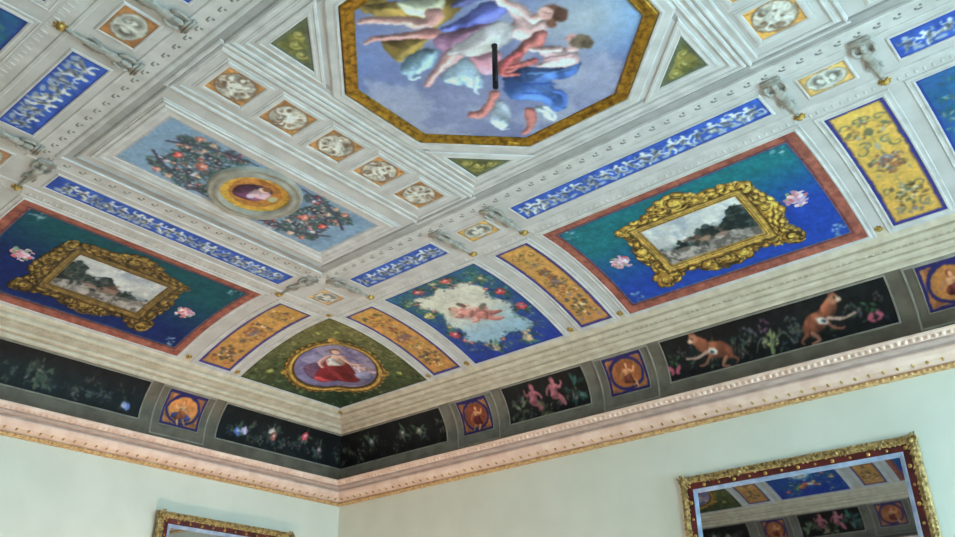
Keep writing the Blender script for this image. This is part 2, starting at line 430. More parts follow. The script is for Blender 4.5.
# ------------------------------------------------------------------ mouldings
def offset_poly(P, o):
    P = np.asarray(P, float); n = len(P); area = 0.5 * sum(P[i][0] * P[(i + 1) % n][1] - P[(i + 1) % n][0] * P[i][1] for i in range(n))
    sg = 1 if area > 0 else -1; out = []
    for i in range(n):
        a, b, c = P[i - 1], P[i], P[(i + 1) % n]; e1 = (b - a) / np.linalg.norm(b - a); e2 = (c - b) / np.linalg.norm(c - b)
        n1 = sg * np.array([e1[1], -e1[0]]); n2 = sg * np.array([e2[1], -e2[0]]); m = n1 + n2
        out.append(b + m * o / (1 + np.dot(n1, n2)))
    return np.array(out)
def rect_pts(u0, u1, v0, v1): return [(u0, v0), (u1, v0), (u1, v1), (u0, v1)]
def moulding(name, fmap, P, prof, m, parent=None, sub=1, closed_profile=False, smooth=False):
    rings = []
    for o, h in prof:
        Q = offset_poly(P, o) if abs(o) > 1e-9 else np.asarray(P, float); L = []
        for i in range(len(Q)):
            for k in range(sub): L.append(Q[i] + (Q[(i + 1) % len(Q)] - Q[i]) * k / sub)
        L = np.array(L); rings.append(fmap(L[:, 0], L[:, 1], np.full(len(L), h)))
    n = len(rings[0]); V = np.concatenate(rings); F = []
    kk = len(rings)
    for i in range(kk - 1 if not closed_profile else kk):
        j2 = (i + 1) % kk
        for j in range(n): F.append((i * n + j, i * n + (j + 1) % n, j2 * n + (j + 1) % n, j2 * n + j))
    return link(name, mesh_np(name, V, F, smooth), m, parent)
def ellring(name, fmap, cx, cy, rx, ry, prof, m, parent=None, n=64):
    t = np.linspace(0, 2 * pi, n, endpoint=False); V = []
    for o, h in prof: V.append(fmap(cx + (rx + o) * np.cos(t), cy + (ry + o) * np.sin(t), np.full(n, h)))
    k = len(prof); F = [(i * n + j, i * n + (j + 1) % n, (i + 1) * n + (j + 1) % n, (i + 1) * n + j) for i in range(k - 1) for j in range(n)]
    return link(name, mesh_np(name, np.concatenate(V), F, True), m, parent)
def sweep(name, prof, m, smooth=False, inset=True):
    V = []
    for d, z in prof: V += [(d, -d, z), (RX - d, -d, z), (RX - d, -RW + d, z), (d, -RW + d, z)]
    F = [(i * 4 + j, i * 4 + (j + 1) % 4, (i + 1) * 4 + (j + 1) % 4, (i + 1) * 4 + j) for i in range(len(prof) - 1) for j in range(4)]
    return struct(link(name, mesh_np(name, V, F, smooth), m))
def ring_points(d, spacing):
    out = []
    for side, (a, b) in dict(R=(d, RX - d), B=(d, RX - d), L=(d, RW - d), E=(d, RW - d)).items():
        n = max(1, int(round((b - a) / spacing)))
        for i in range(n):
            u = a + (b - a) * (i + .5) / n
            p = side_xyz(side, np.array(u), np.array(d), np.array(0.)); tan = np.array([1., 0, 0]) if side in 'RB' else np.array([0, 1., 0])
            inn = {'R': (0, -1, 0), 'B': (0, 1, 0), 'L': (1, 0, 0), 'E': (-1, 0, 0)}[side]
            out.append((p, tan, np.array(inn, float)))
    return out
def bead_ring(name, d, z, spacing, r, r2, h, ni, m, k=2, n=6, label=None):
    # domes along the ring, pushed along ni = (inward, down)
    mb = MB()
    for p, tan, inn in ring_points(d, spacing):
        nrm = inn * ni[0] - np.array([0, 0, 1.]) * ni[1]; nrm /= np.linalg.norm(nrm)
        c = p.copy(); c[2] = z; mb.dome(c, r, nrm, tan, h, n, k, 0, r2)
    return struct(mb.build(name, m), label)

# ================================================================== THE SETTING
def slab(name, V, m, label=None):
    return struct(link(name, mesh_np(name, V, [(0, 1, 2, 3)], False), m), label)
WT = 0.25
mb = MB(); mb.box((RX / 2, -RW / 2, -.05), (RX + .6, RW + .6, .1)); struct(mb.build('floor', M['floor'], smooth=False), 'waxed wooden floor')
mb = MB(); mb.box((RX / 2, WT / 2, 2.6), (RX + 2 * WT, WT, 5.2)); struct(mb.build('wall_right', M['wall'], smooth=False), 'pale green wall with the large mirror')
mb = MB(); mb.box((-WT / 2, -RW / 2, 2.6), (WT, RW, 5.2)); struct(mb.build('wall_left', M['wall'], smooth=False), 'pale green wall left of the corner')
mb = MB(); mb.box((RX / 2, -RW - WT / 2, 2.6), (RX + 2 * WT, WT, 5.2)); struct(mb.build('wall_back', M['wall'], smooth=False), 'pale green wall behind the viewer')
# east wall with two tall windows
WINS = [(-1.2, 1.35), (-4.6, 1.35)]; WZ0, WZ1 = 0.55, 3.35
mb = MB(); ys = [0.0]
for yc, w in WINS: ys += [yc + w / 2, yc - w / 2]
ys.append(-RW)
for i in range(0, len(ys) - 1, 2): mb.box((RX + WT / 2, (ys[i] + ys[i + 1]) / 2, 2.6), (WT, ys[i] - ys[i + 1], 5.2))
for yc, w in WINS:
    mb.box((RX + WT / 2, yc, WZ0 / 2), (WT, w, WZ0)); mb.box((RX + WT / 2, yc, (WZ1 + 5.2) / 2), (WT, w, 5.2 - WZ1))
struct(mb.build('wall_window', M['wall'], smooth=False), 'pale green wall with two tall windows')
for i, (yc, w) in enumerate(WINS):
    mb = MB(); x = RX + .12; t = .07
    for yy in (yc - w / 2 + t / 2, yc, yc + w / 2 - t / 2): mb.box((x, yy, (WZ0 + WZ1) / 2), (.06, t, WZ1 - WZ0))
    for zz in (WZ0 + t / 2, 2.3, WZ1 - t / 2): mb.box((x, yc, zz), (.06, w, t))
    fr = struct(mb.build('window_%d' % (i + 1), M['wood'], smooth=False), 'tall white window')
    g = MB(); g.box((x, yc, (WZ0 + WZ1) / 2), (.008, w - .05, WZ1 - WZ0 - .05)); go = g.build('pane', gm, fr, False)

# ceiling slab (flat field) and coves
cs = np.linspace(D5, D6, 13)
prof = [(d, float(zc(d))) for d in cs]
sweep('trim_1', prof, M['stucco'], True)['label'] = 'white stucco cove between cornice and flat ceiling'
V = [(D6, -D6, ZF), (RX - D6, -D6, ZF), (RX - D6, -RW + D6, ZF), (D6, -RW + D6, ZF)]
slab('ceiling', V, M['stucco'], 'white stucco flat field of the coffered ceiling')
# lower cornice, frieze, upper cornice
sweep('trim_2', [(0, 3.86), (.045, 3.86), (.058, 3.868), (.06, 3.88), (.05, 3.892)], M['cgold'])['label'] = 'gilded lower edge of the wall cornice'
sweep('trim_3', [(.05, 3.892), (.05, 3.91), (.066, 3.91), (.07, 3.893), (.10, 3.898), (.14, 3.912), (.17, 3.936), (.185, 3.962), (.185, 3.975)], M['pink'])['label'] = 'cream pink roll of the wall cornice'
sweep('trim_20', [(.185, 3.975), (.185, 4.01), (.225, 4.01), (.225, 3.984), (.262, 3.990), (.275, 4.0), (.275, 4.02), (.30, 4.02)], M['mauve'])['label'] = 'mauve recessed band of the wall cornice, shade in its colour'
sweep('trim_4', [(.30, 4.02), (.30, 4.008), (.325, 4.012), (.352, 4.028), (.36, 4.040), (.36, 4.054), (.30, 4.062), (.15, 4.075)], M['pink'])['label'] = 'pinkish egg and dart lip of the wall cornice'
sweep('trim_5', [(.15, 4.075), (.126, 4.09), (.126, Zb)] + [(float(frieze_d(v)), Zb + v * (Zt - Zb)) for v in np.linspace(.1, 1, 9)], M['stone'], True)['label'] = 'grey concave frieze above the cornice'
sweep('trim_6', [(D4, Zt), (.30, 4.612), (.318, 4.622), (.322, 4.64), (.322, 4.675), (.338, 4.675), (.338, 4.648), (.372, 4.656), (.385, 4.672), (.385, 4.715), (.40, 4.715), (.40, 4.682), (.45, 4.698), (.452, 4.735), (.475, 4.735), (.475, 4.706), (.50, 4.712), (.515, 4.732), (.515, 4.775), (.532, 4.775), (.532, 4.748), (.565, 4.766), (.58, 4.79), (D5 + .02, 4.806)], M['ivory'])['label'] = 'ivory beaded moulding between frieze and cove'
bead_ring('trim_7', .058, 3.874, .042, .013, .015, .013, (.9, .6), M['cgold'], label='row of gilded beads under the cornice')
bead_ring('trim_8', .336, 4.018, .052, .023, .021, .018, (.7, .8), M['pink'], label='row of egg ornaments along the cornice')
bead_ring('trim_9', .463, 4.715, .05, .014, .016, .016, (.3, 1), M['ivory'], label='row of beads along the upper moulding')
bead_ring('trim_10', .125, 3.908, .105, .024, .011, .012, (.35, 1), M['gold'], label='row of gilt drops along the cornice')
# flat-field bands
def flat_ring(name, d0, prof, m, label):
    # profile (d, drop below the ceiling plane)
    o = sweep(name, [(d, ZF - h) for d, h in prof], m); o['label'] = label; return o
flat_ring('trim_11', 0, [(1.96, .0006), (1.965, .002), (2.06, .002), (2.065, .008), (2.085, .008), (2.095, .0006)], M['stucco2'], 'double fillet between cove and blue friezes')
bead_ring('trim_12', 1.99, ZF - .002, .05, .028, .011, .005, (0, 1), M['stucco2'], label='row of pale beads around the cove')
flat_ring('trim_13', 0, [(2.46, .0006), (2.465, .006), (2.475, .006), (2.48, .002), (2.60, .002), (2.61, .014), (2.625, .018), (2.635, .018), (2.64, .006)], M['stucco2'], 'stepped moulding around the inner ceiling field')
flat_ring('trim_18', 0, [(2.64, .006), (2.65, .002), (2.69, .002), (2.70, .012), (2.712, .012), (2.72, .0006)], M['greyband'], 'grey recessed band around the inner ceiling field')
mb = MB()
for p, tan, inn in ring_points(2.55, .112):
    c = p.copy(); c[2] = ZF - .002
    for sg in (-1, 1): mb.dome(c + sg * tan * .015 + inn * .008 * sg, .011, (0, 0, -1.), tan, .006, 6, 2, 0, .010)
    mb.dome(c - inn * .018, .006, (0, 0, -1.), tan, .005, 6, 2, 0, .024)
struct(mb.build('trim_14', M['mark']), 'row of grey leaf ornaments around the inner field')

# ================================================================== PAINTED PANELS
FR = [(0, .002), (.001, .008), (.010, .011), (.018, .008), (.022, .004), (.040, .004), (.043, .008), (.050, .007), (.054, .001)]     # stucco frame profile
FRS = [(0, .002), (.001, .007), (.009, .009), (.017, .006), (.021, .001)]
def frame(parent, fmap, P, prof=FR, m='stucco2', sub=16, name='stucco_frame'):
    return moulding(name, fmap, P, prof, M[m], parent, sub)

def base_at(fmap, u, v): return tuple(float(t) for t in fmap(np.array(u), np.array(v), np.array(0.)))

OR_COLS = [(104, 72, 44), (96, 98, 62), (138, 120, 124), (156, 74, 40), (228, 196, 140), (120, 84, 60), (84, 78, 92), (176, 110, 50)]
def orange_panel(side, u0, u1, label, seed, v0=.625, v1=1.885, ground=(208, 152, 60), g2=(192, 128, 58), cols=OR_COLS, res=.006, edge=(46, 46, 150)):
    f = cove(side); t = thing('ornament_panel', label, 'painted panel', base_at(f, (u0 + u1) / 2, (v0 + v1) / 2), 'narrow orange ornament panels')
    A = Art(u0, u1, v0, v1, res, seed); A.grad(g2, ground, 'v', .16)
    A.mottle(np.array(ground) * .85, .12, seed, .5, .7, .6)
    A.grotesque((u0 + u1) / 2, v0 + .06, v1 - .06, (u1 - u0) / 2 - .05, cols, 7, seed)
    c = (u0 + u1) / 2; vm = (v0 + v1) / 2
    A.ell(c, vm, .045, .05, (120, 112, 124)); A.spray(c, vm - .02, .12, [(112, 78, 50), (140, 84, 50), (96, 80, 70), (170, 100, 60)], 22, .1, .24); A.spray(c, vm, .085, [(96, 90, 106), (168, 156, 160), (90, 70, 60), (170, 84, 50)], 14)
    A.spray(c, v1 - .26, .11, [(150, 96, 50), (112, 84, 56), (120, 110, 70), (176, 120, 60)], 20, .08, .2); A.spray(c, v0 + .24, .12, [(84, 62, 42), (104, 74, 48), (96, 90, 60)], 18, .1, .24); A.spray(c, v0 + .24, .08, [(92, 86, 58), (230, 206, 160), (110, 60, 40), (84, 84, 70)], 14)
    A.border(0, .024, edge); A.border(.024, .031, (96, 66, 70))
    canvas(A, 'canvas', f, t); frame(t, f, rect_pts(u0, u1, v0, v1)); return t

def putti_panel(side, u0, u1, label, seed, v0=.605, v1=1.90, variant=0, res=.0065):
    f = cove(side); c = (u0 + u1) / 2; k = (u1 - u0) / 1.06
    t = thing('putti_panel' if not variant else 'flower_panel', label, 'painted panel', base_at(f, c, (v0 + v1) / 2), 'blue flower bordered cove panels')
    A = Art(u0, u1, v0, v1, res, seed)
    A.grad((30, 52, 152), (44, 100, 128) if not variant else (24, 96, 132), 'v', .2)
    A.mottle((40, 82, 150), .1, seed, .45, .7, .7); A.mottle((34, 92, 84), .09, seed + 3, .55, .7, .7, region=np.clip((A.V - 1.2) / .5, 0, 1))
    if not variant:
        sky = [(-.30, 1.71), (-.12, 1.67), (-.02, 1.75), (.08, 1.66), (.22, 1.69), (.31, 1.50), (.27, 1.36), (.36, 1.2), (.30, 1.05), (.36, .87), (.18, .80), (.10, .87), (-.06, .80), (-.2, .765), (-.24, .86), (-.38, .92), (-.30, 1.06), (-.37, 1.2), (-.29, 1.36), (-.36, 1.55)]
        n0 = A.img.copy(); A.poly([(c + a * k * 1.04, 1.24 + (b - 1.24) * 1.04) for a, b in sky], (206, 204, 190), var=.1, soft=5, form=0)
        m = np.clip((1.35 - A.V) / .4, 0, 1); msk = np.abs(A.img - n0).sum(-1) > .25
        A.put((slice(None), slice(None)), m * msk * .85, (136, 178, 206), .12)
        A.mottle((226, 222, 206), .13, seed + 8, .5, .62, .6, region=msk * np.clip((A.V - 1.0) / .3, 0, 1))
        A.ell(c - .02, 1.22, .20, .10, (196, 120, 120), -.5, 6, .2, .6); A.figure(c + .03, 1.18, .36, -1, 1.0, (214, 132, 124), (150, 80, 50), pose=0, fat=1.5)
        A.figure(c - .08, 1.27, .36, 1, -.7, (226, 148, 138), (140, 70, 50), pose=1, fat=1.5, seated=True)
        A.ell(c - .20, 1.34, .07, .03, (190, 160, 140), .8); A.ell(c + .12, 1.28, .06, .03, (120, 110, 100), .5); A.ell(c - .04, 1.40, .05, .03, (110, 90, 80), 2)
        fl = [(-.2, 1.80), (.13, 1.80), (.41, 1.385), (.43, 1.11), (-.42, 1.04), (-.18, .73), (.20, .715), (-.42, 1.41), (-.42, 1.68), (.40, 1.65), (.0, 1.82)]
        cl = [(206, 70, 78), (204, 66, 72), (200, 54, 64), (214, 66, 72), (196, 70, 90), (226, 170, 150), (230, 190, 150), (206, 180, 90), (120, 150, 110), (110, 120, 90), (120, 130, 110)]
        for (a, b), cc in zip(fl, cl):
            A.leaves(c + a * k, b, .09, (56, 104, 84), 8); A.flower(c + a * k, b, .056, cc)
        E = catmull([(c + a * k * 1.06, 1.24 + (b - 1.24) * 1.06) for a, b in sky], 5)
        for x, y in E:
            A.leaves(x + A.rnd.uniform(-.02, .02), y + A.rnd.uniform(-.02, .02), .035, A.rnd.choice([(44, 84, 96), (60, 104, 90), (36, 64, 120), (96, 110, 90), (60, 60, 90)]), 3)
            if A.rnd.random() < .22: A.flower(x, y, A.rnd.uniform(.014, .026), A.rnd.choice([(196, 80, 84), (206, 150, 130), (190, 160, 90), (150, 110, 150)]))
        for q in range(150):
            a = A.rnd.random() * 2 * pi; x = c + .43 * k * (1 if abs(cos(a)) > .75 else abs(cos(a)) / .75) * np.sign(cos(a)); y = 1.25 + .53 * (1 if abs(sin(a)) > .75 else abs(sin(a)) / .75) * np.sign(sin(a))
            A.leaves(x + A.rnd.uniform(-.03, .03), y + A.rnd.uniform(-.03, .03), .03, A.rnd.choice([(66, 116, 96), (120, 150, 110), (50, 70, 120), (90, 60, 80), (150, 150, 90), (40, 90, 80)]), 2)
    else:
        for sg in (-1, 1):
            for q in range(34):
                y = v0 + .06 + (v1 - v0 - .12) * A.rnd.random(); x = c + sg * k * (.12 + .36 * A.rnd.random())
                A.leaves(x, y, .05, A.rnd.choice([(60, 120, 110), (110, 150, 110), (60, 110, 160), (150, 160, 110), (40, 80, 120)]), 3)
        for q in range(16):
            A.flower(c + A.rnd.uniform(-.42, .42) * k, A.rnd.uniform(v0 + .1, v1 - .1), A.rnd.uniform(.02, .04), A.rnd.choice([(190, 84, 60), (196, 120, 150), (206, 170, 90), (170, 190, 200), (200, 60, 60)]))
        A.ell(c, 1.30, .20, .26, (52, 132, 176)); A.ell(c, 1.30, .16, .21, (196, 206, 206)); A.figure(c, 1.28, .30, 1, .1, (210, 180, 170), (120, 90, 70), (110, 130, 170))
        A.stroke([(c - .1, .84), (c, .92), (c + .14, .86)], .05, .02, (196, 96, 56)); A.ell(c + .05, .9, .05, .04, (226, 200, 180)); A.leaves(c - .2, .9, .09, (110, 150, 80), 8)
    A.border(0, .016, (34, 50, 140))
    canvas(A, 'canvas', f, t); frame(t, f, rect_pts(u0, u1, v0, v1)); return t

GOLD3 = ((62, 46, 18), (150, 112, 30), (218, 176, 62))
GF_OUT = [(-.555, .325), (-.48, .362), (-.41, .38), (-.27, .418), (-.153, .491), (-.031, .535), (.08, .52), (.15, .46), (.20, .42), (.29, .425), (.40, .415), (.504, .37), (.556, .30), (.565, .19), (.60, .108), (.61, .01), (.62, -.1), (.585, -.18), (.565, -.23), (.60, -.28), (.65, -.38), (.61, -.43), (.50, -.42), (.38, -.385), (.28, -.37), (.17, -.43), (.02, -.445), (-.117, -.437), (-.22, -.375), (-.34, -.36), (-.446, -.43), (-.58, -.445), (-.61, -.35), (-.565, -.242), (-.585, -.104), (-.585, .004), (-.555, .144), (-.53, .25)]
def ornate_gold(c, vm, res, seed, flip=1):
    A = Art(c - .72, c + .72, vm - .50, vm + .62, res, seed); a, b = .395, .238; rd = random.Random(seed)
    O = catmull([(c + x, vm + y) for x, y in GF_OUT], 8); n = len(O)
    A.poly(O, GOLD3[1], False, var=.5, h=.004)
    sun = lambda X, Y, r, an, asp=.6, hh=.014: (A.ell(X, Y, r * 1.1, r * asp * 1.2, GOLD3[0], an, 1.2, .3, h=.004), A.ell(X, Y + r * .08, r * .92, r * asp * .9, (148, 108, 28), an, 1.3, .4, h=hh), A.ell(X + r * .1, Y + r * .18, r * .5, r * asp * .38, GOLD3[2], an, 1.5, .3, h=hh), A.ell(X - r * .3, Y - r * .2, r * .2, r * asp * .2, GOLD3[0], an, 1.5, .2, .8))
    for row, (ins, r, st) in enumerate(((.012, .042, 6), (.055, .05, 7), (.10, .045, 8))):
        for i in range(0, n, st):
            p, q = O[i], O[(i + 2) % n]; tx, ty = q - p; L = math.hypot(tx, ty) + 1e-9; tx, ty = tx / L, ty / L
            x, y = p[0] + ty * ins * 1.0, p[1] - tx * ins * 1.0      # outline runs clockwise: inside is to its right
            if abs(x - c) < a + .05 and abs(y - vm) < b + .05: continue
            sun(x, y, r * rd.uniform(.8, 1.25), math.atan2(ty, tx) + rd.uniform(-.7, .7), rd.uniform(.5, .75))
    for x, y, r in ((0, .42, .10), (.02, -.36, .10), (-.53, -.37, .07), (.56, -.36, .075), (-.5, .30, .06), (.50, .32, .07), (-.53, 0, .06), (.54, .02, .06), (.16, -.36, .06), (-.14, -.36, .06), (-.12, .38, .06), (.14, .37, .06)):
        sun(c + x, vm + y, r, rd.uniform(-.5, .5), .7, .02)
        for k in range(3): A.scroll(c + x, vm + y, r * 1.15, rd.random() * 6, rd.choice((-1, 1)), rd.choice(GOLD3), .012)
    for q in range(900):
        x = rd.uniform(-a - .24, a + .24); y = rd.uniform(-b - .2, b + .28)
        if abs(x) < a + .03 and abs(y) < b + .03: continue
        i, j = min(max(int(round((vm + y - A.b[2]) / res)), 0), A.ny - 1), min(max(int(round((c + x - A.b[0]) / res)), 0), A.nx - 1)
        if A.al[i, j] < .5: continue
        A.ell(c + x, vm + y, rd.uniform(.007, .02), rd.uniform(.005, .010), rd.choice([(58, 42, 18), (222, 182, 62), (206, 160, 44), (84, 60, 18), (120, 86, 20), (170, 132, 34)]), rd.random() * 3, 1.3, .2, .9)
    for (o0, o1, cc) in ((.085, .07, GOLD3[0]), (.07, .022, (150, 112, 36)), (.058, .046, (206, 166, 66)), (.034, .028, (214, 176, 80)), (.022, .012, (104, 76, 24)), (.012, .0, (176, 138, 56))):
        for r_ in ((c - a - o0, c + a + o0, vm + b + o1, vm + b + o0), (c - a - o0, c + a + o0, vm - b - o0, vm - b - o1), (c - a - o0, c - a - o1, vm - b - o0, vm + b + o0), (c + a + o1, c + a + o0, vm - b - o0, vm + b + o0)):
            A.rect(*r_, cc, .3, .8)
    hole = (np.abs(A.U - c) < a) & (np.abs(A.V - vm) < b); A.al[hole] = 0
    return A

def landscape_panel(side, u0, u1, label, seed, v0=.605, v1=1.905, res=.0065, night=False, dirn=1):
    f = cove(side); c = (u0 + u1) / 2; vm = 1.215
    t = thing('landscape_panel', label, 'painted panel', base_at(f, c, vm), 'large teal landscape panels')
    B = .085
    A = Art(u0, u1, v0, v1, res, seed); A.fill((150, 80, 62), .3); A.mottle((172, 98, 76), .07, seed, .45, .65, .6); A.mottle((120, 52, 46), .05, seed + 1, .55, .7, .5)
    A.border(B - .012, B, (70, 40, 60))
    d = np.minimum(np.minimum(A.U - u0, u1 - A.U), np.minimum(A.V - v0, v1 - A.V))
    canvas(A, 'painted_border', f, t, .004, d < B + res)
    A = Art(u0 + B - .01, u1 - B + .01, v0 + B - .01, v1 - B + .01, res, seed + 2)
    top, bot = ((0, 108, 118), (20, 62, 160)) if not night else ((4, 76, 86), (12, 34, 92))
    T = np.clip((A.V - 1.0) / .55 + .25 * (fbm(A.U, A.V, .4, seed) - .5) - dirn * .25 * (A.U - c), 0, 1)
    A.put((slice(None), slice(None)), np.ones_like(A.U), np.array(bot) * (1 - T[..., None]) + np.array(top) * T[..., None], .2)
    A.border(.01, .022, (50, 110, 170) if not night else (40, 96, 120)); A.border(.022, .028, (20, 50, 110))
    for sx in (-1, 1):
        for y in (v0 + B + .075, v1 - B - .075):
            x = c + sx * ((u1 - u0) / 2 - B - .085)
            A.spray(x, y, .06, [(150, 180, 196), (110, 150, 180), (176, 196, 206)], 12, .12, .3)
    canvas(A, 'canvas', f, t, .002)
    for sx in (-1, 1):
        A = Art(c + sx * .75 - .13, c + sx * .75 + .13, vm - .12, vm + .10, .0055, seed + 20 + sx)
        A.ell(c + sx * .75, vm - .02, .07, .05, (206, 166, 184), 0, 3, .4); A.ell(c + sx * .75 + .02, vm - .0, .045, .035, (226, 206, 214), 0, 3, .4); A.spray(c + sx * .75, vm - .02, .085, [(214, 150, 170), (230, 200, 206), (190, 120, 150), (180, 150, 190), (220, 90, 90), (120, 150, 110)], 34, .2, .36)
        cutout(A, 'flower_bouquet', f, t, .005)
    A = Art(c - .40, c + .40, vm - .243, vm + .243, .0055, seed + 4)
    A.grad((160, 160, 158), (206, 206, 206), 'v', .08); A.mottle((226, 224, 220), .16, seed, .48, .62, .8); A.mottle((150, 160, 180), .14, seed + 6, .55, .7, .7)
    x = A.U - c; y = A.V - vm
    A.mottle((168, 176, 190), .1, seed + 16, .5, .66, .5, region=np.clip((y - .05) / .1, 0, 1))
    far = .0 + .03 * np.sin(x * 7) + .05 * x + .05 * (fbm(A.U, A.V, .12, seed + 17, 4) - .5)
    A.put((slice(None), slice(None)), np.clip((far - y) / .03 + .5, 0, 1) * .8, (132, 140, 146), .3)
    crown = -.02 + .13 * np.clip((x + .12) / .5, -.4, 1) + .05 * np.sin(x * 21 + 1) * (x > -.15) + .16 * (fbm(A.U, A.V, .055, seed + 7, 4) - .5)
    mt = np.clip((crown - y) / .018 + .5, 0, 1); A.put((slice(None), slice(None)), mt, (52, 66, 64), .6)
    A.mottle((26, 36, 36), .06, seed + 3, .42, .58, .9, region=mt); A.mottle((92, 104, 96), .05, seed + 13, .56, .68, .6, region=mt)
    gr = np.clip((-.11 - .10 * x + .03 * np.sin(x * 9) - y) / .02 + .5, 0, 1); A.put((slice(None), slice(None)), gr, (146, 136, 130), .4); A.mottle((186, 172, 166), .06, seed + 4, .5, .62, .8, region=gr); A.mottle((84, 76, 70), .05, seed + 5, .55, .62, .8, region=gr)
    A.poly([(c - .12, vm - .13), (c - .12, vm - .06), (c - .05, vm - .03), (c + .03, vm - .06), (c + .06, vm - .13)], (150, 116, 98), False); A.poly([(c - .14, vm - .06), (c - .06, vm - .01), (c + .04, vm - .06)], (112, 72, 58), False)
    for q in range(26): A.ell(c + A.rnd.uniform(-.2, .36), vm + A.rnd.uniform(-.15, .02), A.rnd.uniform(.012, .035), A.rnd.uniform(.01, .02), A.rnd.choice([(30, 40, 38), (60, 70, 60), (120, 96, 84), (44, 56, 52)]), A.rnd.random() * 3, 2, .3, .8)
    A.ell(c + .12, vm - .10, .05, .02, (150, 112, 100), 0, 2); A.ell(c - .22, vm - .13, .05, .025, (110, 100, 92), 0, 2)
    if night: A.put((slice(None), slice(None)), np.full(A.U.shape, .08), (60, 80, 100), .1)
    canvas(A, 'landscape_picture', f, t, .006)
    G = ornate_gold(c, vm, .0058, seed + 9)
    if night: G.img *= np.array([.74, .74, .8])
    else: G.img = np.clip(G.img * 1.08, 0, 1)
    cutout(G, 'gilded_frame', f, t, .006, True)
    frame(t, f, rect_pts(u0, u1, v0, v1)); return t

def corner_panel(cornery, label, seed, res=.007):
    f = corner(cornery); a0, a1 = .60, 1.97; c = 1.235
    t = thing('corner_panel', label, 'painted panel', base_at(f, c, c), 'green corner panels')
    A = Art(a0, a1, a0, a1, res, seed); T = np.clip((A.U + A.V - 1.5) / 2.1, 0, 1)
    A.put((slice(None), slice(None)), np.ones_like(A.U), np.array((34, 52, 34)) * (1 - T[..., None]) + np.array((112, 106, 56)) * T[..., None], .3)
    for q in range(420):
        x, y = A.rnd.uniform(a0, a1), A.rnd.uniform(a0, a1); tt = (x + y - 1.2) / 2.7
        cc = A.rnd.choice([(62, 92, 56), (40, 60, 40), (96, 112, 66), (28, 40, 28), (120, 124, 80)]) if tt < .6 else A.rnd.choice([(136, 126, 70), (92, 92, 52), (150, 136, 84), (70, 72, 44)])
        A.ell(x, y, A.rnd.uniform(.012, .034), A.rnd.uniform(.006, .014), cc, A.rnd.random() * 3, 1.4, .2, .85)
    for sg in (-1, 1):
        for q in range(4): A.scroll(c + .28 + sg * (.12 + .1 * q), c + .28 - sg * (.12 + .1 * q), .06, q, sg, (130, 128, 80), .008)
    for (x, y) in ((.8, 1.75), (1.75, .8), (1.76, 1.70), (1.62, 1.82)): A.flower(x, y, .035, (150, 150, 70), (190, 180, 90))
    A.border(0, .014, (60, 62, 40)); canvas(A, 'canvas', f, t)
    R0 = .43; G = Art(c - .55, c + .55, c - .55, c + .55, .0065, seed + 1); rr = np.hypot(G.U - c, G.V - c); th = np.arctan2(G.V - c, G.U - c)
    G.fill((150, 108, 30), .4); ok = (rr < .525 + .012 * np.cos(th * 40)) & (rr > R0)
    for (r0, r1, cc) in ((R0, R0 + .02, (86, 60, 18)), (R0 + .03, R0 + .05, (206, 160, 54)), (R0 + .065, R0 + .08, (90, 66, 20)), (R0 + .084, R0 + .1, (170, 126, 40))):
        G.put((slice(None), slice(None)), ((rr > r0) & (rr < r1)) * 1.0, cc, .35)
    for k in range(4):
        an = pi / 4 + k * pi / 2; x, y = c + .52 * cos(an), c + .52 * sin(an)
        for q in range(10): G.ell(x + G.rnd.uniform(-.07, .07) * 1, y + G.rnd.uniform(-.07, .07), .028, .02, G.rnd.choice([(196, 150, 50), (120, 86, 26), (160, 130, 50)]), q, 1.3)
        ok |= (np.hypot(G.U - x, G.V - y) < .055) & (rr > R0)
    G.h = .018 * np.sqrt(np.clip(1 - ((rr - R0 - .05) / .06) ** 2, 0, 1)); G.al = ok * 1.0
    cutout(G, 'gilded_ring', f, t, .004, True)
    P = Art(c - .44, c + .44, c - .44, c + .44, .0055, seed + 2); P.fill((124, 110, 152), .15); P.mottle((164, 150, 180), .16, seed, .48, .62, .8); P.mottle((92, 84, 128), .14, seed + 2, .55, .68, .7)
    s2 = 1 / sqrt(2); q = lambda a, b: (c + (a + b) * s2 * (1 if cornery == 0 else 1), c + (-a + b) * s2)     # a to the right, b up towards the apex
    P.poly([q(-.40, -.12), q(-.2, -.06), q(.1, -.1), q(.36, -.08), q(.3, -.3), q(0, -.42), q(-.3, -.3)], (118, 112, 150), a=.7)
    P.poly([q(-.34, .02), q(-.18, .06), q(-.1, -.16), q(-.26, -.22)], (104, 70, 96), folds=.5); P.poly([q(-.36, .2), q(-.2, .26), q(-.12, .14), q(-.28, .08)], (150, 140, 176), soft=4, form=0)
    P.poly([q(-.10, .10), q(.09, .10), q(.17, -.04), q(.24, -.26), q(.06, -.34), q(-.16, -.32), q(-.24, -.2), q(-.17, -.04)], (176, 44, 52), folds=.8, fscale=.07, hl=(216, 90, 92))
    P.poly([q(-.08, .19), q(.08, .19), q(.10, .05), q(.04, -.02), q(-.09, .02)], (216, 172, 160)); P.poly([q(-.08, .12), q(.0, .10), q(.06, -.02), q(-.08, -.02)], (226, 214, 210), folds=.5)
    P.stroke([q(.07, .17), q(.15, .06), q(.25, .05)], .03, .02, (218, 168, 152)); P.stroke([q(-.07, .17), q(-.16, .08), q(-.14, -.03)], .03, .02, (200, 150, 138))
    P.ell(*q(0, .275), .056, .062, (124, 76, 52), 0, 2); P.ell(*q(.008, .262), .04, .05, (226, 182, 168), 0, 2)
    P.figure(*q(.29, .0), .26, -1, .8, (206, 170, 176), (130, 96, 80), fat=1.4); P.poly([q(.2, -.12), q(.36, -.04), q(.38, -.16), q(.24, -.22)], (146, 146, 186), soft=3)
    rr = np.hypot(P.U - c, P.V - c); canvas(P, 'medallion_picture', f, t, .008, rr < R0 + .006)
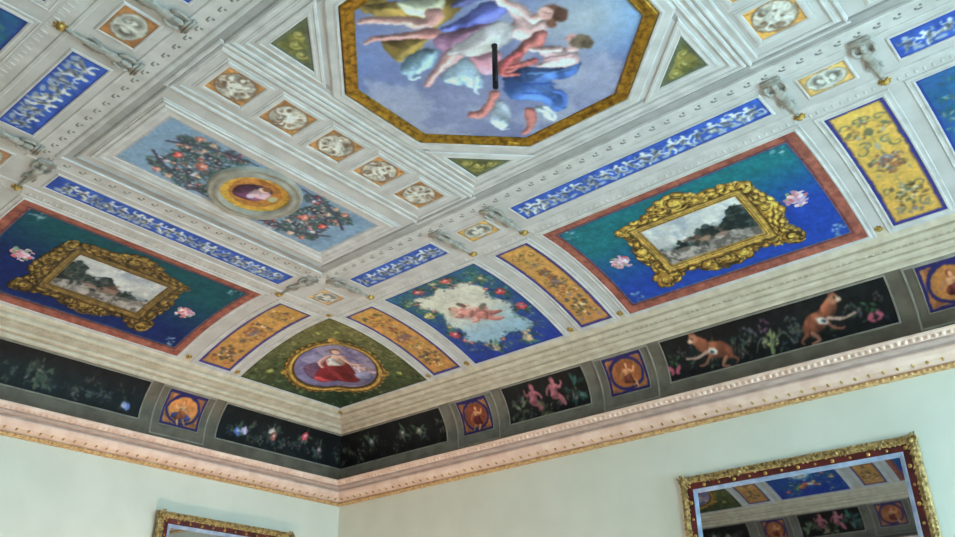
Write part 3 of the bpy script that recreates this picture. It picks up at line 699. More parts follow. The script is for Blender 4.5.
    frame(t, f, rect_pts(a0, a1, a0, a1), sub=24); return t

DK = (13, 14, 17)
def dark_art(A, seed, n, cols):
    A.fill(DK, .5); A.mottle((22, 27, 27), .1, seed, .5, .7, .8); rd = A.rnd; u0, u1, v0, v1 = A.b
    for q in range(n):
        x, y = rd.uniform(u0 + .04, u1 - .04), rd.uniform(v0 + .05, v1 - .1)
        A.leaves(x, y, rd.uniform(.03, .05), rd.choice([(44, 62, 52), (54, 66, 48), (36, 50, 60), (60, 60, 56), (70, 84, 62)]), 4)
        if rd.random() < .45: A.spray(x, y, .035, cols, 6, .15, .35)
FV = Zt - Zb
class FArt(Art): pass   # frieze art: v in metres (0..FV); mapped by v / FV
def fmapm(fm): return lambda u, v, h: fm(u, np.asarray(v) / FV, h)

def frieze_panel(fm, u0, u1, label, seed, content=None, res=.0065, base=None, grp='dark flower panels on the frieze'):
    f = fmapm(fm); v0, v1 = .0, FV - .018
    t = thing('frieze_panel', label, 'painted panel', base if base is not None else base_at(f, (u0 + u1) / 2, FV / 2), grp)
    A = Art(u0, u1, v0, v1, res, seed); dark_art(A, seed, int(22 * (u1 - u0)), [(86, 92, 84), (110, 84, 84), (70, 84, 100), (120, 116, 96), (92, 60, 56)])
    if content: content(A, (u0 + u1) / 2)
    canvas(A, 'canvas', f, t, .003)
    moulding('stone_fillet', f, rect_pts(u0, u1, v0, v1), [(0, 0), (0, .006), (.005, .008), (.012, .008), (.014, 0)], M['stonelight'], t, 16); return t
def c_putti(A, c):
    A.figure(c - .16, .18, .29, 1, .15, (160, 86, 98), (120, 70, 70), pose=1, seated=True, fat=1.3); A.figure(c + .10, .19, .29, 1, .1, (166, 92, 104), (120, 70, 70), pose=0, seated=True, fat=1.3)
    A.leaves(c - .34, .10, .1, (84, 96, 70), 10); A.leaves(c + .34, .17, .11, (40, 84, 76), 12); A.leaves(c - .02, .06, .1, (96, 104, 70), 10); A.spray(c + .36, .12, .06, [(150, 110, 110), (90, 100, 110)], 8)
def c_animals(A, c):
    for sx, x in ((1, c + .43), (-1, c - .53)):
        y = .165; F = lambda a, b: (x + sx * a, y + b)
        A.poly([F(-.15, -.10), F(-.17, -.02), F(-.10, .06), F(.02, .08), F(.10, .11), (F(.15, .09)), F(.12, .03), F(.06, -.02), F(.0, -.06), F(-.06, -.08)], (146, 74, 44), folds=.6, fscale=.04, hl=(190, 116, 76))
        A.stroke([F(.06, .07), F(.12, .11)], .045, .04, (150, 80, 50)); A.ell(*F(.14, .125), .042, .036, (176, 112, 78), .3, 1.5); A.ell(*F(.175, .115), .022, .015, (214, 178, 150), 0, 1.5); A.ell(*F(.12, .165), .012, .02, (130, 70, 50)); A.ell(*F(.155, .16), .010, .018, (150, 84, 60)); A.ell(*F(.15, .13), .007, .007, (30, 20, 20))
        A.stroke([F(.05, .01), F(.16, -.02), F(.26, -.005)], .014, .008, (186, 150, 132)); A.stroke([F(.03, -.02), F(.1, -.09), F(.15, -.09)], .014, .008, (140, 84, 60)); A.stroke([F(-.1, -.08), F(-.06, -.14), F(-.12, -.16)], .018, .01, (150, 96, 72))
        A.ell(*F(.0, .0), .045, .024, (216, 210, 202), -.5, 2); A.ell(*F(.01, -.004), .022, .012, (50, 60, 70), -.5); A.stroke([F(-.15, -.08), F(-.2, -.12), F(-.18, -.15)], .016, .006, (120, 66, 46))
        A.ell(*F(.36, -.065), .036, .02, (176, 74, 98), .9, 1.5); A.ell(*F(.43, -.055), .036, .02, (186, 84, 108), -.9, 1.5); A.ell(*F(.37, -.10), .022, .014, (166, 70, 90), -.4); A.ell(*F(.42, -.095), .022, .014, (166, 70, 90), .4); A.leaves(*F(.38, .02), .045, (50, 100, 56), 6)
    A.spray(c - .02, .12, .07, [(150, 150, 70), (120, 140, 80), (170, 160, 110)], 18); A.spray(c - .03, .24, .06, [(120, 74, 110), (96, 60, 90), (140, 90, 130)], 12); A.stroke([(c - .02, .02), (c, .2)], .02, .012, (110, 126, 80))
    for sg in (-1, 1): A.stroke([(c, .1), (c + sg * .1, .16), (c + sg * .16, .06)], .006, .004, (90, 100, 84)); A.spray(c + sg * .2, .2, .07, [(70, 84, 90), (60, 70, 66), (90, 84, 100)], 10)
def c_bouquet(A, c):
    A.spray(c, .16, .12, [(96, 104, 78), (70, 84, 60), (120, 110, 90)], 24, .1, .25); A.leaves(c, .18, .09, (52, 66, 50), 9); A.leaves(c - .08, .1, .07, (60, 70, 56), 6); A.stroke([(c, .03), (c + .01, .2)], .008, .005, (80, 86, 66))
    A.ell(A.b[0] + .14, .08, .04, .034, (84, 110, 190), 0, 2); A.ell(A.b[0] + .17, .085, .026, .026, (190, 180, 200), 0, 2); A.spray(A.b[0] + .14, .09, .05, [(70, 96, 170), (170, 170, 190), (120, 130, 190)], 12); A.spray(A.b[1] - .14, .09, .05, [(120, 110, 90), (150, 90, 80)], 8); A.flower(c + .45, .22, .035, (120, 50, 50))
def c_corner(A, c):
    # blue, white and red blossoms along the left arm, dim foliage on the right arm
    for x, y, cc in ((-1.62, .12, (84, 110, 190)), (-1.54, .14, (176, 150, 190)), (-1.2, .2, (200, 190, 180)), (-1.16, .16, (150, 80, 70)), (-.75, .24, (190, 60, 80)), (-.5, .14, (90, 70, 80)), (.7, .2, (80, 96, 100)), (1.2, .2, (76, 88, 84)), (1.45, .18, (90, 100, 80))):
        A.leaves(x, y, .08, (56, 74, 60), 7); A.flower(x, y, .045, cc)
    for x in (-1.3, -.95, .5, 1.1): A.spray(x, .12, .09, [(96, 98, 90), (70, 84, 76), (120, 112, 104), (80, 66, 66)], 12, .06, .2)

def medallion_panel(fm, u0, u1, label, seed, col_fig=(120, 34, 30), res=.0055, ground=(150, 80, 32), lowblue=False):
    f = fmapm(fm); v0, v1 = .005, FV - .022; c = (u0 + u1) / 2; vm = FV / 2; rx, ry = (u1 - u0) / 2 - .03, FV / 2 - .03
    t = thing('medallion_panel', label, 'painted panel', base_at(f, c, vm), 'orange medallion squares on the frieze')
    A = Art(u0, u1, v0, v1, res, seed); A.fill((170, 100, 40), .3); A.mottle((126, 64, 34), .05, seed, .5, .62, .6)
    A.border(0, .026, (30, 26, 92)); A.border(.026, .032, (150, 100, 70))
    A.ell(c, vm, rx, ry, (32, 28, 94)); A.ell(c, vm, rx - .026, ry - .026, (150, 96, 50)); A.ell(c, vm, rx - .032, ry - .032, ground, var=.25)
    if lowblue: A.poly([(c - rx * .6, vm - ry * .45), (c, vm - ry * .1), (c + rx * .6, vm - ry * .45), (c, vm - ry * .8)], (50, 60, 130))
    A.figure(c + .0, vm - .02, .24, 1, .05, (206, 140, 90), col_fig, col_fig, pose=seed % 2, seated=bool(seed % 3))
    canvas(A, 'canvas', f, t, .003)
    moulding('stone_fillet', f, rect_pts(u0, u1, v0, v1), [(0, 0), (0, .006), (.006, .008), (.008, .004), (.009, 0)], M['stonelight'], t, 12)
    moulding('pilaster_edge', f, rect_pts(u0 - .075, u1 + .075, -.10, FV - .018), [(0, .001), (.001, .008), (.016, .008), (.017, .001)], M['stonelight'], t, 16); return t

def strip_panel(side, u0, u1, label, seed, v0=2.175, v1=2.395, res=.0055):
    f = cove(side); t = thing('blue_frieze_panel', label, 'painted panel', base_at(f, (u0 + u1) / 2, (v0 + v1) / 2), 'blue figure friezes on the ceiling')
    A = Art(u0, u1, v0, v1, res, seed); A.fill((46, 88, 186), .22); A.mottle((30, 66, 160), .08, seed, .5, .65, .7); rd = A.rnd
    x = u0 + .07; vm = (v0 + v1) / 2; wt = [(206, 212, 216), (180, 188, 200), (220, 222, 220), (150, 160, 180)]
    while x < u1 - .06:
        c = rd.choice(wt); S = rd.uniform(.15, .19)
        A.figure(x, vm - .005, S, rd.choice((-1, 1)), rd.uniform(-.5, .5), c, c, rd.choice([None, (196, 204, 214), (160, 172, 196)]), pose=rd.choice((0, 1, 2)), seated=rd.random() < .4, shade=np.array(c) * .75)
        if rd.random() < .6: A.scroll(x + .05, vm + rd.uniform(-.05, .05), .035, rd.random() * 6, rd.choice((-1, 1)), rd.choice(wt), .008)
        A.ell(x + .045, v0 + .04, .035, .016, (150, 164, 190), rd.uniform(-.4, .4)); A.ell(x, vm, .03, .012, (46, 50, 70), rd.random() * 3, 1.5, .1, .7)
        x += rd.uniform(.085, .125)
    A.border(0, .010, (36, 60, 150))
    canvas(A, 'canvas', f, t); frame(t, f, rect_pts(u0, u1, v0, v1), FRS + [], 'stucco2', 4); return t

def plaque(fmap, u, v, hu, hv, label, seed, ground=(224, 168, 70), name='grisaille_plaque', res=.0055):
    t = thing(name, label, 'painted panel', base_at(fmap, u, v), 'small grisaille plaques')
    A = Art(u - hu, u + hu, v - hv, v + hv, res, seed); A.fill(ground, .2); A.mottle(np.array(ground) * .75, .05, seed, .5, .62, .5)
    A.ell(u, v, hu * .9, hv * .88, (120, 112, 100)); A.ell(u, v, hu * .86, hv * .82, (196, 194, 184), var=.2)
    for sg in (-1, 1):
        A.ell(u + sg * hu * .34, v, hu * .34, hv * .62, (150, 146, 136), var=.3); A.ell(u + sg * hu * .36, v + hv * .1, hu * .2, hv * .36, (112, 104, 96), .3 * sg, var=.3); A.ell(u + sg * hu * .26, v - hv * .05, hu * .13, hv * .3, (214, 212, 204), -.3 * sg)
    A.ell(u, v, hu * .1, hv * .5, (216, 214, 206)); A.spray(u, v, min(hu, hv) * .7, [(90, 84, 76), (220, 216, 206), (160, 156, 146)], 8, .08, .2)
    A.border(0, .008, (150, 110, 70)); canvas(A, 'canvas', fmap, t); frame(t, fmap, rect_pts(u - hu, u + hu, v - hv, v + hv), FRS, 'stucco2', 2); return t

def rosette_square(u, v, label, seed, ground=(196, 134, 66), hs=.132, res=.0048):
    t = thing('rosette_panel', label, 'painted panel', (u, v, ZF), 'small rosette squares on the ceiling')
    A = Art(u - hs, u + hs, v - hs, v + hs, res, seed); A.fill(ground, .3); A.mottle(np.array(ground) * .7, .04, seed, .5, .62, .6)
    A.ell(u, v, hs * .98, hs * .98, (124, 94, 70), 0, 2); A.ell(u, v, hs * .9, hs * .9, (176, 166, 152), 0, 2, .4); rd = random.Random(seed)
    for k in range(9):
        a = k * 2 * pi / 9 + rd.random(); x, y = u + hs * .56 * cos(a), v + hs * .56 * sin(a); A.scroll(x, y, hs * .26, a, rd.choice((-1, 1)), rd.choice([(128, 100, 80), (216, 210, 200), (206, 198, 186)]), hs * .07)
        A.ell(x, y, hs * rd.uniform(.1, .2), hs * .1, rd.choice([(110, 84, 66), (222, 216, 206), (140, 116, 96)]), a, 1.6, .3)
    A.ell(u, v, hs * .36, hs * .42, (218, 212, 202), rd.random(), 2, .3); A.spray(u, v, hs * .34, [(120, 100, 84), (228, 224, 216), (150, 130, 112), (196, 186, 172)], 12, .2, .45); A.ell(u + hs * .08, v + hs * .05, hs * .12, hs * .14, (226, 220, 210), 0, 2)
    canvas(A, 'canvas', flat, t, .002)
    moulding('stucco_frame', flat, rect_pts(u - hs, u + hs, v - hs, v + hs), [(0, .002), (.004, .010), (.018, .012), (.034, .010), (.038, .004), (.05, .004), (.054, .001)], M['stucco2'], t); return t

# ---- the right wall side
orange_panel('R', 2.09, 2.465, 'narrow orange ornament panel between green corner and blue putti panel', 11)
putti_panel('R', 2.645, 3.73, 'blue panel with two pink putti in a pale sky, ringed with red roses', 12)
orange_panel('R', 3.945, 4.285, 'narrow orange ornament panel between putti panel and big teal landscape panel', 13)
landscape_panel('R', 4.455, 6.535, 'big bright teal panel with ornate gold framed landscape above the large mirror', 14)
orange_panel('R', 6.725, 7.10, 'yellow ornament panel with grey urns and dark blue border, right of the big teal panel', 15, ground=(216, 170, 60), g2=(202, 150, 50), cols=[(132, 128, 136), (104, 110, 96), (120, 112, 126), (150, 100, 60), (170, 160, 140), (90, 100, 80)], edge=(34, 40, 140))
putti_panel('R', 7.30, 8.35, 'bright blue panel with pale medallion and flowers at the right edge of the photo', 16, variant=1)
orange_panel('R', 8.545, 8.90, 'narrow orange ornament panel beyond the right edge, next to the pale medallion panel', 17, res=.01)
corner_panel(0, 'green leafy corner panel with gold ringed medallion of a seated woman in red', 18)
# ---- the left wall side
orange_panel('L', 2.12, 2.495, 'narrow orange ornament panel between green corner and the dark teal landscape panel', 21)
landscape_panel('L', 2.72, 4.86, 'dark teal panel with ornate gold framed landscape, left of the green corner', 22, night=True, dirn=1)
orange_panel('L', 5.095, 5.45, 'narrow orange ornament panel at the far left end of the left cove', 23, res=.01)
# ---- the back wall side
corner_panel(1, 'green corner panel with red medallion, over the back wall, seen in the mirror', 28, .01)
orange_panel('B', 2.09, 2.465, 'narrow orange panel over the back wall beside its green corner', 31, res=.009)
putti_panel('B', 2.645, 3.73, 'blue and teal flower panel at the upper left edge, over the back wall', 32, variant=1)
orange_panel('B', 3.945, 4.285, 'narrow orange panel at the top left edge, beside the blue flower panel', 33, res=.008)
landscape_panel('B', 4.455, 6.535, 'teal landscape panel over the back wall, seen only in the mirror', 34, res=.012)
# ---- frieze
frieze_panel(frieze_corner(0), -1.865, 1.83, 'long black flower panel folded around the corner under the green panel', 41, c_corner, base=(.2, -.2, 4.44))
medallion_panel(frieze('R'), 2.075, 2.475, 'small dark orange medallion square right of the folded corner panel', 42, (96, 26, 34), ground=(136, 62, 30))
frieze_panel(frieze('R'), 2.70, 3.675, 'black frieze panel with two pink seated putti', 43, c_putti)
medallion_panel(frieze('R'), 3.905, 4.32, 'orange medallion square with a pale figure between putti frieze and animal frieze', 44, (110, 50, 34), ground=(156, 84, 30))
frieze_panel(frieze('R'), 4.535, 6.49, 'long black frieze panel with two orange animals and pink butterflies above the mirror', 45, c_animals)
medallion_panel(frieze('R'), 6.715, 7.115, 'orange medallion square with dark blue ring at the right edge', 46, (110, 40, 36), ground=(172, 104, 34))
frieze_panel(frieze('R'), 7.33, 8.30, 'black frieze panel beyond the right edge', 47, c_putti, res=.012)
medallion_panel(frieze('L'), 2.09, 2.53, 'bright orange medallion square with blue base on the left frieze', 48, (150, 70, 30), ground=(214, 126, 44), lowblue=True)
frieze_panel(frieze('L'), 2.755, 4.82, 'long black flower panel at the left edge under the dark teal panel', 49, c_bouquet)
medallion_panel(frieze('B'), 2.075, 2.475, 'orange medallion square on the back frieze, left one in the mirror', 50, (130, 40, 40), res=.009)
frieze_panel(frieze('B'), 2.70, 3.675, 'black putti frieze panel over the back wall, seen in the mirror', 51, c_putti, res=.009)
medallion_panel(frieze('B'), 3.905, 4.32, 'orange medallion square on the back frieze, right one in the mirror', 52, (120, 40, 40), res=.009)
frieze_panel(frieze('B'), 4.535, 6.49, 'long black animal frieze panel over the back wall', 53, c_animals, res=.014)
frieze_panel(frieze_corner(1), -1.865, 1.83, 'black flower panel folded around the back corner, seen in the mirror', 54, c_corner, res=.012, base=(.2, -RW + .2, 4.44))
# ---- blue strips and plaques on the flat
strip_panel('R', 2.722, 3.69, 'short blue frieze of white figures above the putti panel', 61)
strip_panel('R', 4.515, 6.50, 'long blue frieze of white figures above the big bright teal panel', 62)
strip_panel('R', 7.30, 8.28, 'short blue frieze of white figures at the upper right edge', 63)
strip_panel('L', 2.75, 4.84, 'long blue frieze of white figures above the dark teal panel on the left', 64)
strip_panel('B', 2.722, 3.69, 'short blue frieze of white figures at the upper left', 65)
strip_panel('B', 4.515, 6.50, 'long blue frieze of white figures at the top edge, mostly out of view', 66)
plaque(cove('R'), 4.11, 2.285, .145, .10, 'pale orange plaque with twin grey medallions between short and long blue friezes', 71)
plaque(cove('R'), 6.895, 2.285, .14, .105, 'bright yellow plaque with twin grey medallions between two caryatids at upper right', 72, (236, 186, 92))
plaque(cove('R'), 2.285, 2.285, .12, .12, 'pale orange plaque at the apex above the green corner panel', 73, (222, 170, 104))
plaque(cove('B'), 4.11, 2.285, .14, .105, 'brown plaque with grey bust medallion between two caryatids at upper left', 74, (176, 112, 54))
plaque(cove('B'), 2.285, 2.285, .12, .12, 'pale brown plaque at the left edge above the dark teal panel', 75, (190, 130, 84))
plaque(cove('B'), 6.895, 2.285, .14, .105, 'plaque over the back wall beyond the top edge', 76, (200, 140, 60))
# ---- rosette squares
names = ['nearest the blue frieze, lowest right of its row', 'second in its row from the blue frieze end', 'in the middle of its row of five', 'fourth in its row, second from the top', 'topmost left of its row of five']
for i in range(5):
    rosette_square(4.125, -2.98 - .405 * i, 'grey rosette square on brown ground, ' + names[i], 81 + i)
rosette_square(6.875, -3.0, 'grey rosette square on bright orange ground at the top right', 86, (228, 160, 60))
names = ['second', 'third', 'fourth', 'fifth']
for i in range(1, 5): rosette_square(6.875, -2.98 - .405 * i, 'rosette square beyond the top edge, %s behind the bright orange one' % names[i - 1], 86 + i, (228, 160, 60), res=.012)
def inner_frame(name, x0, x1, y0, y1, label):
    o = moulding(name, flat, rect_pts(x0, x1, y0, y1), [(0, .001), (.002, .007), (.012, .011), (.022, .007), (.028, .007), (.032, .002), (.050, .002), (.054, .009), (.066, .013), (.078, .009), (.082, .001)], M['stucco2'])
    struct(o, label)
inner_frame('trim_15', 3.90, 4.335, -4.83, -2.755, 'stucco frame around the row of five rosettes')
inner_frame('trim_16', 6.665, 7.10, -4.83, -2.755, 'stucco frame around the right row of rosettes')
inner_frame('trim_17', 4.505, 6.495, -4.785, -2.795, 'stucco frame of the square around the octagon')
o = moulding('trim_19', flat, rect_pts(4.535, 6.465, -4.755, -2.825), [(-.03, .0012), (.0, .0012)], M['greyband']); struct(o, 'grey band inside the octagon square')

# ---- flower panel with roundel
def roundel_panel(x0, x1, y0, y1, label, seed, res=.006):
    cx, cy = (x0 + x1) / 2, (y0 + y1) / 2; t = thing('roundel_panel', label, 'painted panel', (cx, cy, ZF), 'light blue roundel panels')
    A = Art(x0, x1, y0, y1, res, seed); A.fill((126, 156, 186), .12); A.mottle((104, 134, 168), .16, seed, .5, .65, .7)
    cols = [(70, 56, 70), (176, 78, 76), (60, 82, 88), (196, 160, 140), (50, 62, 84), (190, 186, 204), (84, 64, 90), (70, 90, 96), (190, 116, 104), (56, 60, 84)]
    for sy in (-1, 1):
        rd = random.Random(seed); g = lambda a, b: (cx + a, cy + sy * b)
        for q in range(26):
            a, b = rd.uniform(.02, .27), .28 + .44 * ((q * .618) % 1)
            for sx in (-1, 1):
                A.scroll(*g(sx * a, b), .055, rd.random() * 6, sx * sy, (62, 88, 88), .007); A.leaves(*g(sx * a, b), .05, (64, 94, 88), 5)
                A.flower(*g(sx * (.30 - a), b), rd.uniform(.016, .036), rd.choice(cols)); A.spray(*g(sx * a, b + .02), .035, [(50, 54, 76), (66, 80, 100), (60, 84, 86), (170, 176, 196), (84, 62, 84)], 6, .2, .42)
        for sx in (-1, 1):
            A.stroke([g(sx * .08, .78), g(sx * .2, .6), g(sx * .26, .42), g(sx * .3, .2)], .012, .008, (70, 70, 90)); A.spray(*g(sx * .27, .36), .07, [(70, 52, 72), (196, 196, 216), (84, 64, 84), (196, 80, 80)], 16)
            A.spray(*g(sx * .14, .55), .05, [(190, 70, 66), (206, 150, 130), (60, 60, 80)], 9); A.spray(*g(sx * .2, .7), .05, [(70, 90, 90), (140, 110, 90), (50, 60, 70)], 9)
        A.flower(*g(0, .46), .045, (196, 110, 96)); A.flower(*g(0, .64), .036, (196, 70, 64)); A.spray(*g(0, .55), .04, [(60, 96, 90), (90, 70, 80)], 7)
    A.border(0, .012, (196, 170, 160)); canvas(A, 'canvas', flat, t, .002)
    moulding('stucco_frame', flat, rect_pts(x0, x1, y0, y1), [(0, .002), (.002, .007), (.044, .009), (.050, .014), (.064, .018), (.076, .018), (.082, .010), (.094, .010), (.098, .015), (.108, .015), (.112, .006), (.122, .006), (.126, .001)], M['stucco2'], t)
    ellring('roundel_frame', flat, cx, cy, .255, .255, [(-.005, 0), (-.005, .03), (.01, .042), (.03, .036), (.036, .026), (.06, .026), (.066, .034), (.082, .028), (.09, 0)], M['roundel'], t)
    P = Art(cx - .26, cx + .26, cy - .26, cy + .26, .005, seed + 1); rr = np.hypot(P.U - cx, P.V - cy)
    P.fill((184, 118, 34), .25); P.mottle((150, 84, 24), .08, seed, .5, .62, .6); P.put((slice(None), slice(None)), ((rr > .19) * 1.0), (206, 156, 34), .2)
    P.poly([(cx - .13, cy - .1), (cx - .02, cy - .15), (cx + .1, cy - .06), (cx + .12, cy + .06), (cx + .02, cy + .1), (cx - .1, cy + .05)], (104, 56, 92), folds=.6, fscale=.06)
    P.poly([(cx - .05, cy - .02), (cx + .05, cy - .03), (cx + .08, cy + .08), (cx - .02, cy + .1)], (206, 166, 180)); P.ell(cx + .08, cy + .02, .035, .04, (220, 184, 170)); P.ell(cx + .1, cy + .03, .03, .03, (120, 74, 40)); P.ell(cx + .02, cy + .14, .04, .03, (170, 176, 140)); P.ell(cx - .06, cy + .0, .03, .03, (210, 190, 210))
    canvas(P, 'roundel_picture', flat, t, .004, rr < .257); return t
roundel_panel(2.895, 3.585, -4.71, -2.87 - .0, 'light blue flower panel with gold roundel, between blue frieze and rosette row', 91)
roundel_panel(7.415, 8.105, -4.71, -2.87, 'light blue roundel panel beyond the top right edge', 92, .014)

# ---- corner triangles of the octagon square
def triangle(sx, sy, label, seed):
    x0, y0 = CX + sx * .905, CY + sy * .91; L = .325
    P = [(x0, y0), (x0 - sx * L, y0), (x0, y0 - sy * L)]
    if sx * sy < 0: P = P[::-1]
    t = thing('triangle_panel', label, 'painted panel', (x0 - sx * L / 3, y0 - sy * L / 3, ZF), 'green triangles around the octagon')
    us = sorted((x0, x0 - sx * L)); vs = sorted((y0, y0 - sy * L)); A = Art(us[0], us[1], vs[0], vs[1], .005, seed)
    A.fill((104, 100, 44), .4); A.mottle((150, 138, 60), .06, seed, .5, .62, .7); A.mottle((72, 78, 52), .1, seed + 1, .5, .62, .7)
    q = lambda a, b: (x0 - sx * a, y0 - sy * b)
    for a, b in ((.1, .1), (.06, .18), (.18, .06)): A.scroll(*q(a, b), .04, seed, 1, (176, 158, 74), .007); A.flower(*q(a, b), .02, (160, 150, 80), (200, 190, 120))
    w = (slice(None), slice(None)); d = A.sdf(np.array(P), w); A.put(w, np.clip((d + .026) / .005, 0, 1), (92, 98, 76), .2)
    canvas(A, 'canvas', flat, t, .002, d < .006)
    moulding('stucco_frame', flat, P, [(0, .002), (.002, .008), (.01, .011), (.02, .008), (.036, .008), (.042, .013), (.056, .010), (.06, .001)], M['stucco2'], t); return t
triangle(-1, 1, 'small green triangle panel below the octagon, nearest the corner', 101)
triangle(-1, -1, 'small green triangle panel at the upper left of the octagon', 102)
triangle(1, 1, 'small olive gold triangle panel to the right of the octagon', 103)
triangle(1, -1, 'small green triangle panel at the far side of the octagon, beyond the top edge', 104)

# ---- the octagon
ax, ay, bx, by = .83, .775, .35, .30
OCT = [(CX - bx, CY - ay), (CX + bx, CY - ay), (CX + ax, CY - by), (CX + ax, CY + by), (CX + bx, CY + ay), (CX - bx, CY + ay), (CX - ax, CY + by), (CX - ax, CY - by)]
OCTKEY = 1.5
t = thing('octagon_painting', 'large octagonal sky painting of floating draped women in a gold frame', 'painting', (CX, CY, ZF))
A = Art(CX - ax - .01, CX + ax + .01, CY - ay - .01, CY + ay + .01, .0052, 7)
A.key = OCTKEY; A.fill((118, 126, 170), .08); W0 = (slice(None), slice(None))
A.mottle((146, 150, 182), .45, 3, .42, .62, .9, .06); A.mottle((102, 110, 158), .36, 5, .5, .66, .7, .06)
g = lambda x, y, r: np.clip(1 - np.hypot(A.U - x, A.V - y) / r, 0, 1) ** .8
A.put(W0, g(6.3, -3.55, .42) * .9, (110, 166, 232), .06); A.put(W0, g(6.08, -3.68, .36) * .85, (176, 182, 186), .08); A.put(W0, g(5.75, -3.15, .35) * .5, (150, 152, 184), .06); A.put(W0, g(4.85, -4.25, .4) * .6, (112, 140, 206), .06); A.put(W0, g(5.05, -3.45, .4) * .45, (160, 158, 186), .06); A.put(W0, g(5.9, -4.4, .6) * .5, (150, 170, 210), .06)
A.mottle((172, 174, 196), .22, 11, .54, .68, .6, .06)
sk = (206, 158, 162)
A.poly([(5.344, -4.54), (5.44, -4.44), (5.362, -4.427), (5.316, -4.474)], (90, 110, 196))
# upper left figure: gold drapery
A.poly([(5.40, -4.52), (5.53, -4.36), (5.70, -4.245), (5.80, -4.28), (5.86, -4.42), (5.74, -4.55), (5.56, -4.60)], (170, 140, 96), folds=.5, fscale=.08, fdir=.6)
A.poly([(5.228, -4.657), (5.353, -4.548), (5.311, -4.468), (5.185, -4.486), (5.181, -4.564)], (150, 124, 56), folds=.7, fscale=.06)
A.poly([(5.228, -4.557), (5.458, -4.391), (5.702, -4.245), (5.551, -4.174), (5.432, -4.165), (5.248, -4.111), (5.124, -4.103), (5.042, -4.135), (5.086, -4.29), (5.159, -4.245), (5.295, -4.16), (5.392, -4.207), (5.296, -4.361), (5.205, -4.458)], (150, 118, 50), folds=.8, fscale=.07, fdir=.8, hl=(186, 158, 80))
A.poly([(5.378, -4.443), (5.587, -4.312), (5.475, -4.24), (5.361, -4.318)], (206, 206, 178), folds=.4, fscale=.06)
A.stroke([(5.46, -4.25), (5.38, -4.23), (5.27, -4.345), (5.17, -4.445), (5.115, -4.475)], .05, .016, (196, 140, 136)); A.stroke([(5.13, -4.465), (5.09, -4.475)], .018, .010, (206, 150, 140)); A.stroke([(5.36, -4.235), (5.26, -4.335), (5.18, -4.415)], .016, .008, (222, 176, 166), a=.7)
A.stroke([(5.36, -4.14), (5.29, -4.19), (5.18, -4.265), (5.06, -4.345)], .042, .018, (178, 118, 116)); A.stroke([(5.06, -4.345), (5.00, -4.345)], .02, .012, (200, 140, 130)); A.stroke([(5.27, -4.2), (5.18, -4.265), (5.1, -4.32)], .013, .008, (208, 154, 148), a=.7)
# centre figure
A.poly([(5.405, -4.141), (5.556, -4.135), (5.709, -4.139), (5.81, -4.085), (5.793, -3.998), (5.608, -4.019), (5.493, -4.064)], (92, 100, 184), folds=.7, fscale=.05, fdir=1.2)
A.poly([(5.56, -4.23), (5.70, -4.16), (5.80, -4.17), (5.92, -4.28), (5.98, -4.42), (5.86, -4.40), (5.72, -4.28)], (104, 108, 176), folds=.5, fscale=.06)
A.poly([(5.363, -4.123), (5.532, -4.049), (5.698, -3.976), (5.656, -3.941), (5.489, -3.969), (5.315, -3.968), (5.301, -4.057)], (184, 128, 166), folds=.6, fscale=.05, fdir=1.4)
A.poly([(5.023, -4.073), (5.16, -4.111), (5.271, -4.053), (5.249, -3.995), (5.144, -3.947), (5.019, -3.966), (4.98, -4.02)], (156, 200, 232), folds=.7, fscale=.05, fdir=1.1, hl=(220, 240, 250))
A.poly([(5.124, -3.819), (5.318, -3.895), (5.363, -3.816), (5.296, -3.626), (5.234, -3.608), (5.185, -3.681)], (166, 200, 232), folds=.7, fscale=.05, fdir=.3, hl=(220, 236, 248))
A.poly([(5.402, -3.869), (5.539, -3.781), (5.419, -3.666), (5.352, -3.683), (5.347, -3.789)], (206, 144, 164))
A.poly([(5.331, -4.001), (5.381, -3.899), (5.307, -3.877), (5.185, -3.87), (5.025, -3.82), (4.999, -3.86), (5.149, -3.922)], (210, 150, 154)); A.stroke([(5.34, -3.95), (5.2, -3.9), (5.05, -3.85)], .02, .01, (228, 178, 174))
A.poly([(5.803, -4.091), (5.84, -4.032), (5.859, -3.871), (5.886, -3.795), (5.814, -3.73), (5.728, -3.731), (5.667, -3.814), (5.662, -3.917), (5.764, -3.936)], (222, 176, 178))
A.poly([(5.687, -3.979), (5.726, -3.888), (5.641, -3.806), (5.444, -3.825), (5.349, -3.9), (5.311, -3.979), (5.534, -3.992)], (230, 222, 230), folds=.55, fscale=.06, fdir=1.0, hl=(255, 252, 255), form=.15)
A.poly([(5.812, -3.776), (5.845, -3.722), (5.75, -3.654), (5.657, -3.67), (5.541, -3.62), (5.411, -3.623), (5.451, -3.699), (5.6, -3.728), (5.698, -3.757)], (200, 106, 102), folds=.7, fscale=.05, fdir=.8)
A.poly([(5.551, -3.632), (5.68, -3.6), (5.628, -3.565), (5.468, -3.594), (5.415, -3.628)], (200, 102, 98), folds=.5)
A.stroke([(5.80, -4.09), (5.84, -3.98), (5.85, -3.86)], .035, .03, (226, 180, 180)); A.stroke([(5.80, -4.12), (5.83, -4.28), (5.90, -4.40)], .032, .024, (216, 170, 168))
A.stroke([(5.87, -3.86), (5.90, -3.85)], .028, .03, (214, 160, 156))
A.ell(5.952, -3.83, .066, .066, (112, 70, 56), 0, 2, .3); A.ell(5.985, -3.79, .038, .05, (92, 58, 48), .5, 2, .3); A.ell(5.905, -3.775, .03, .04, (120, 76, 60), .5, 2, .3); A.ell(5.925, -3.85, .044, .05, (226, 174, 166), .6, 2)
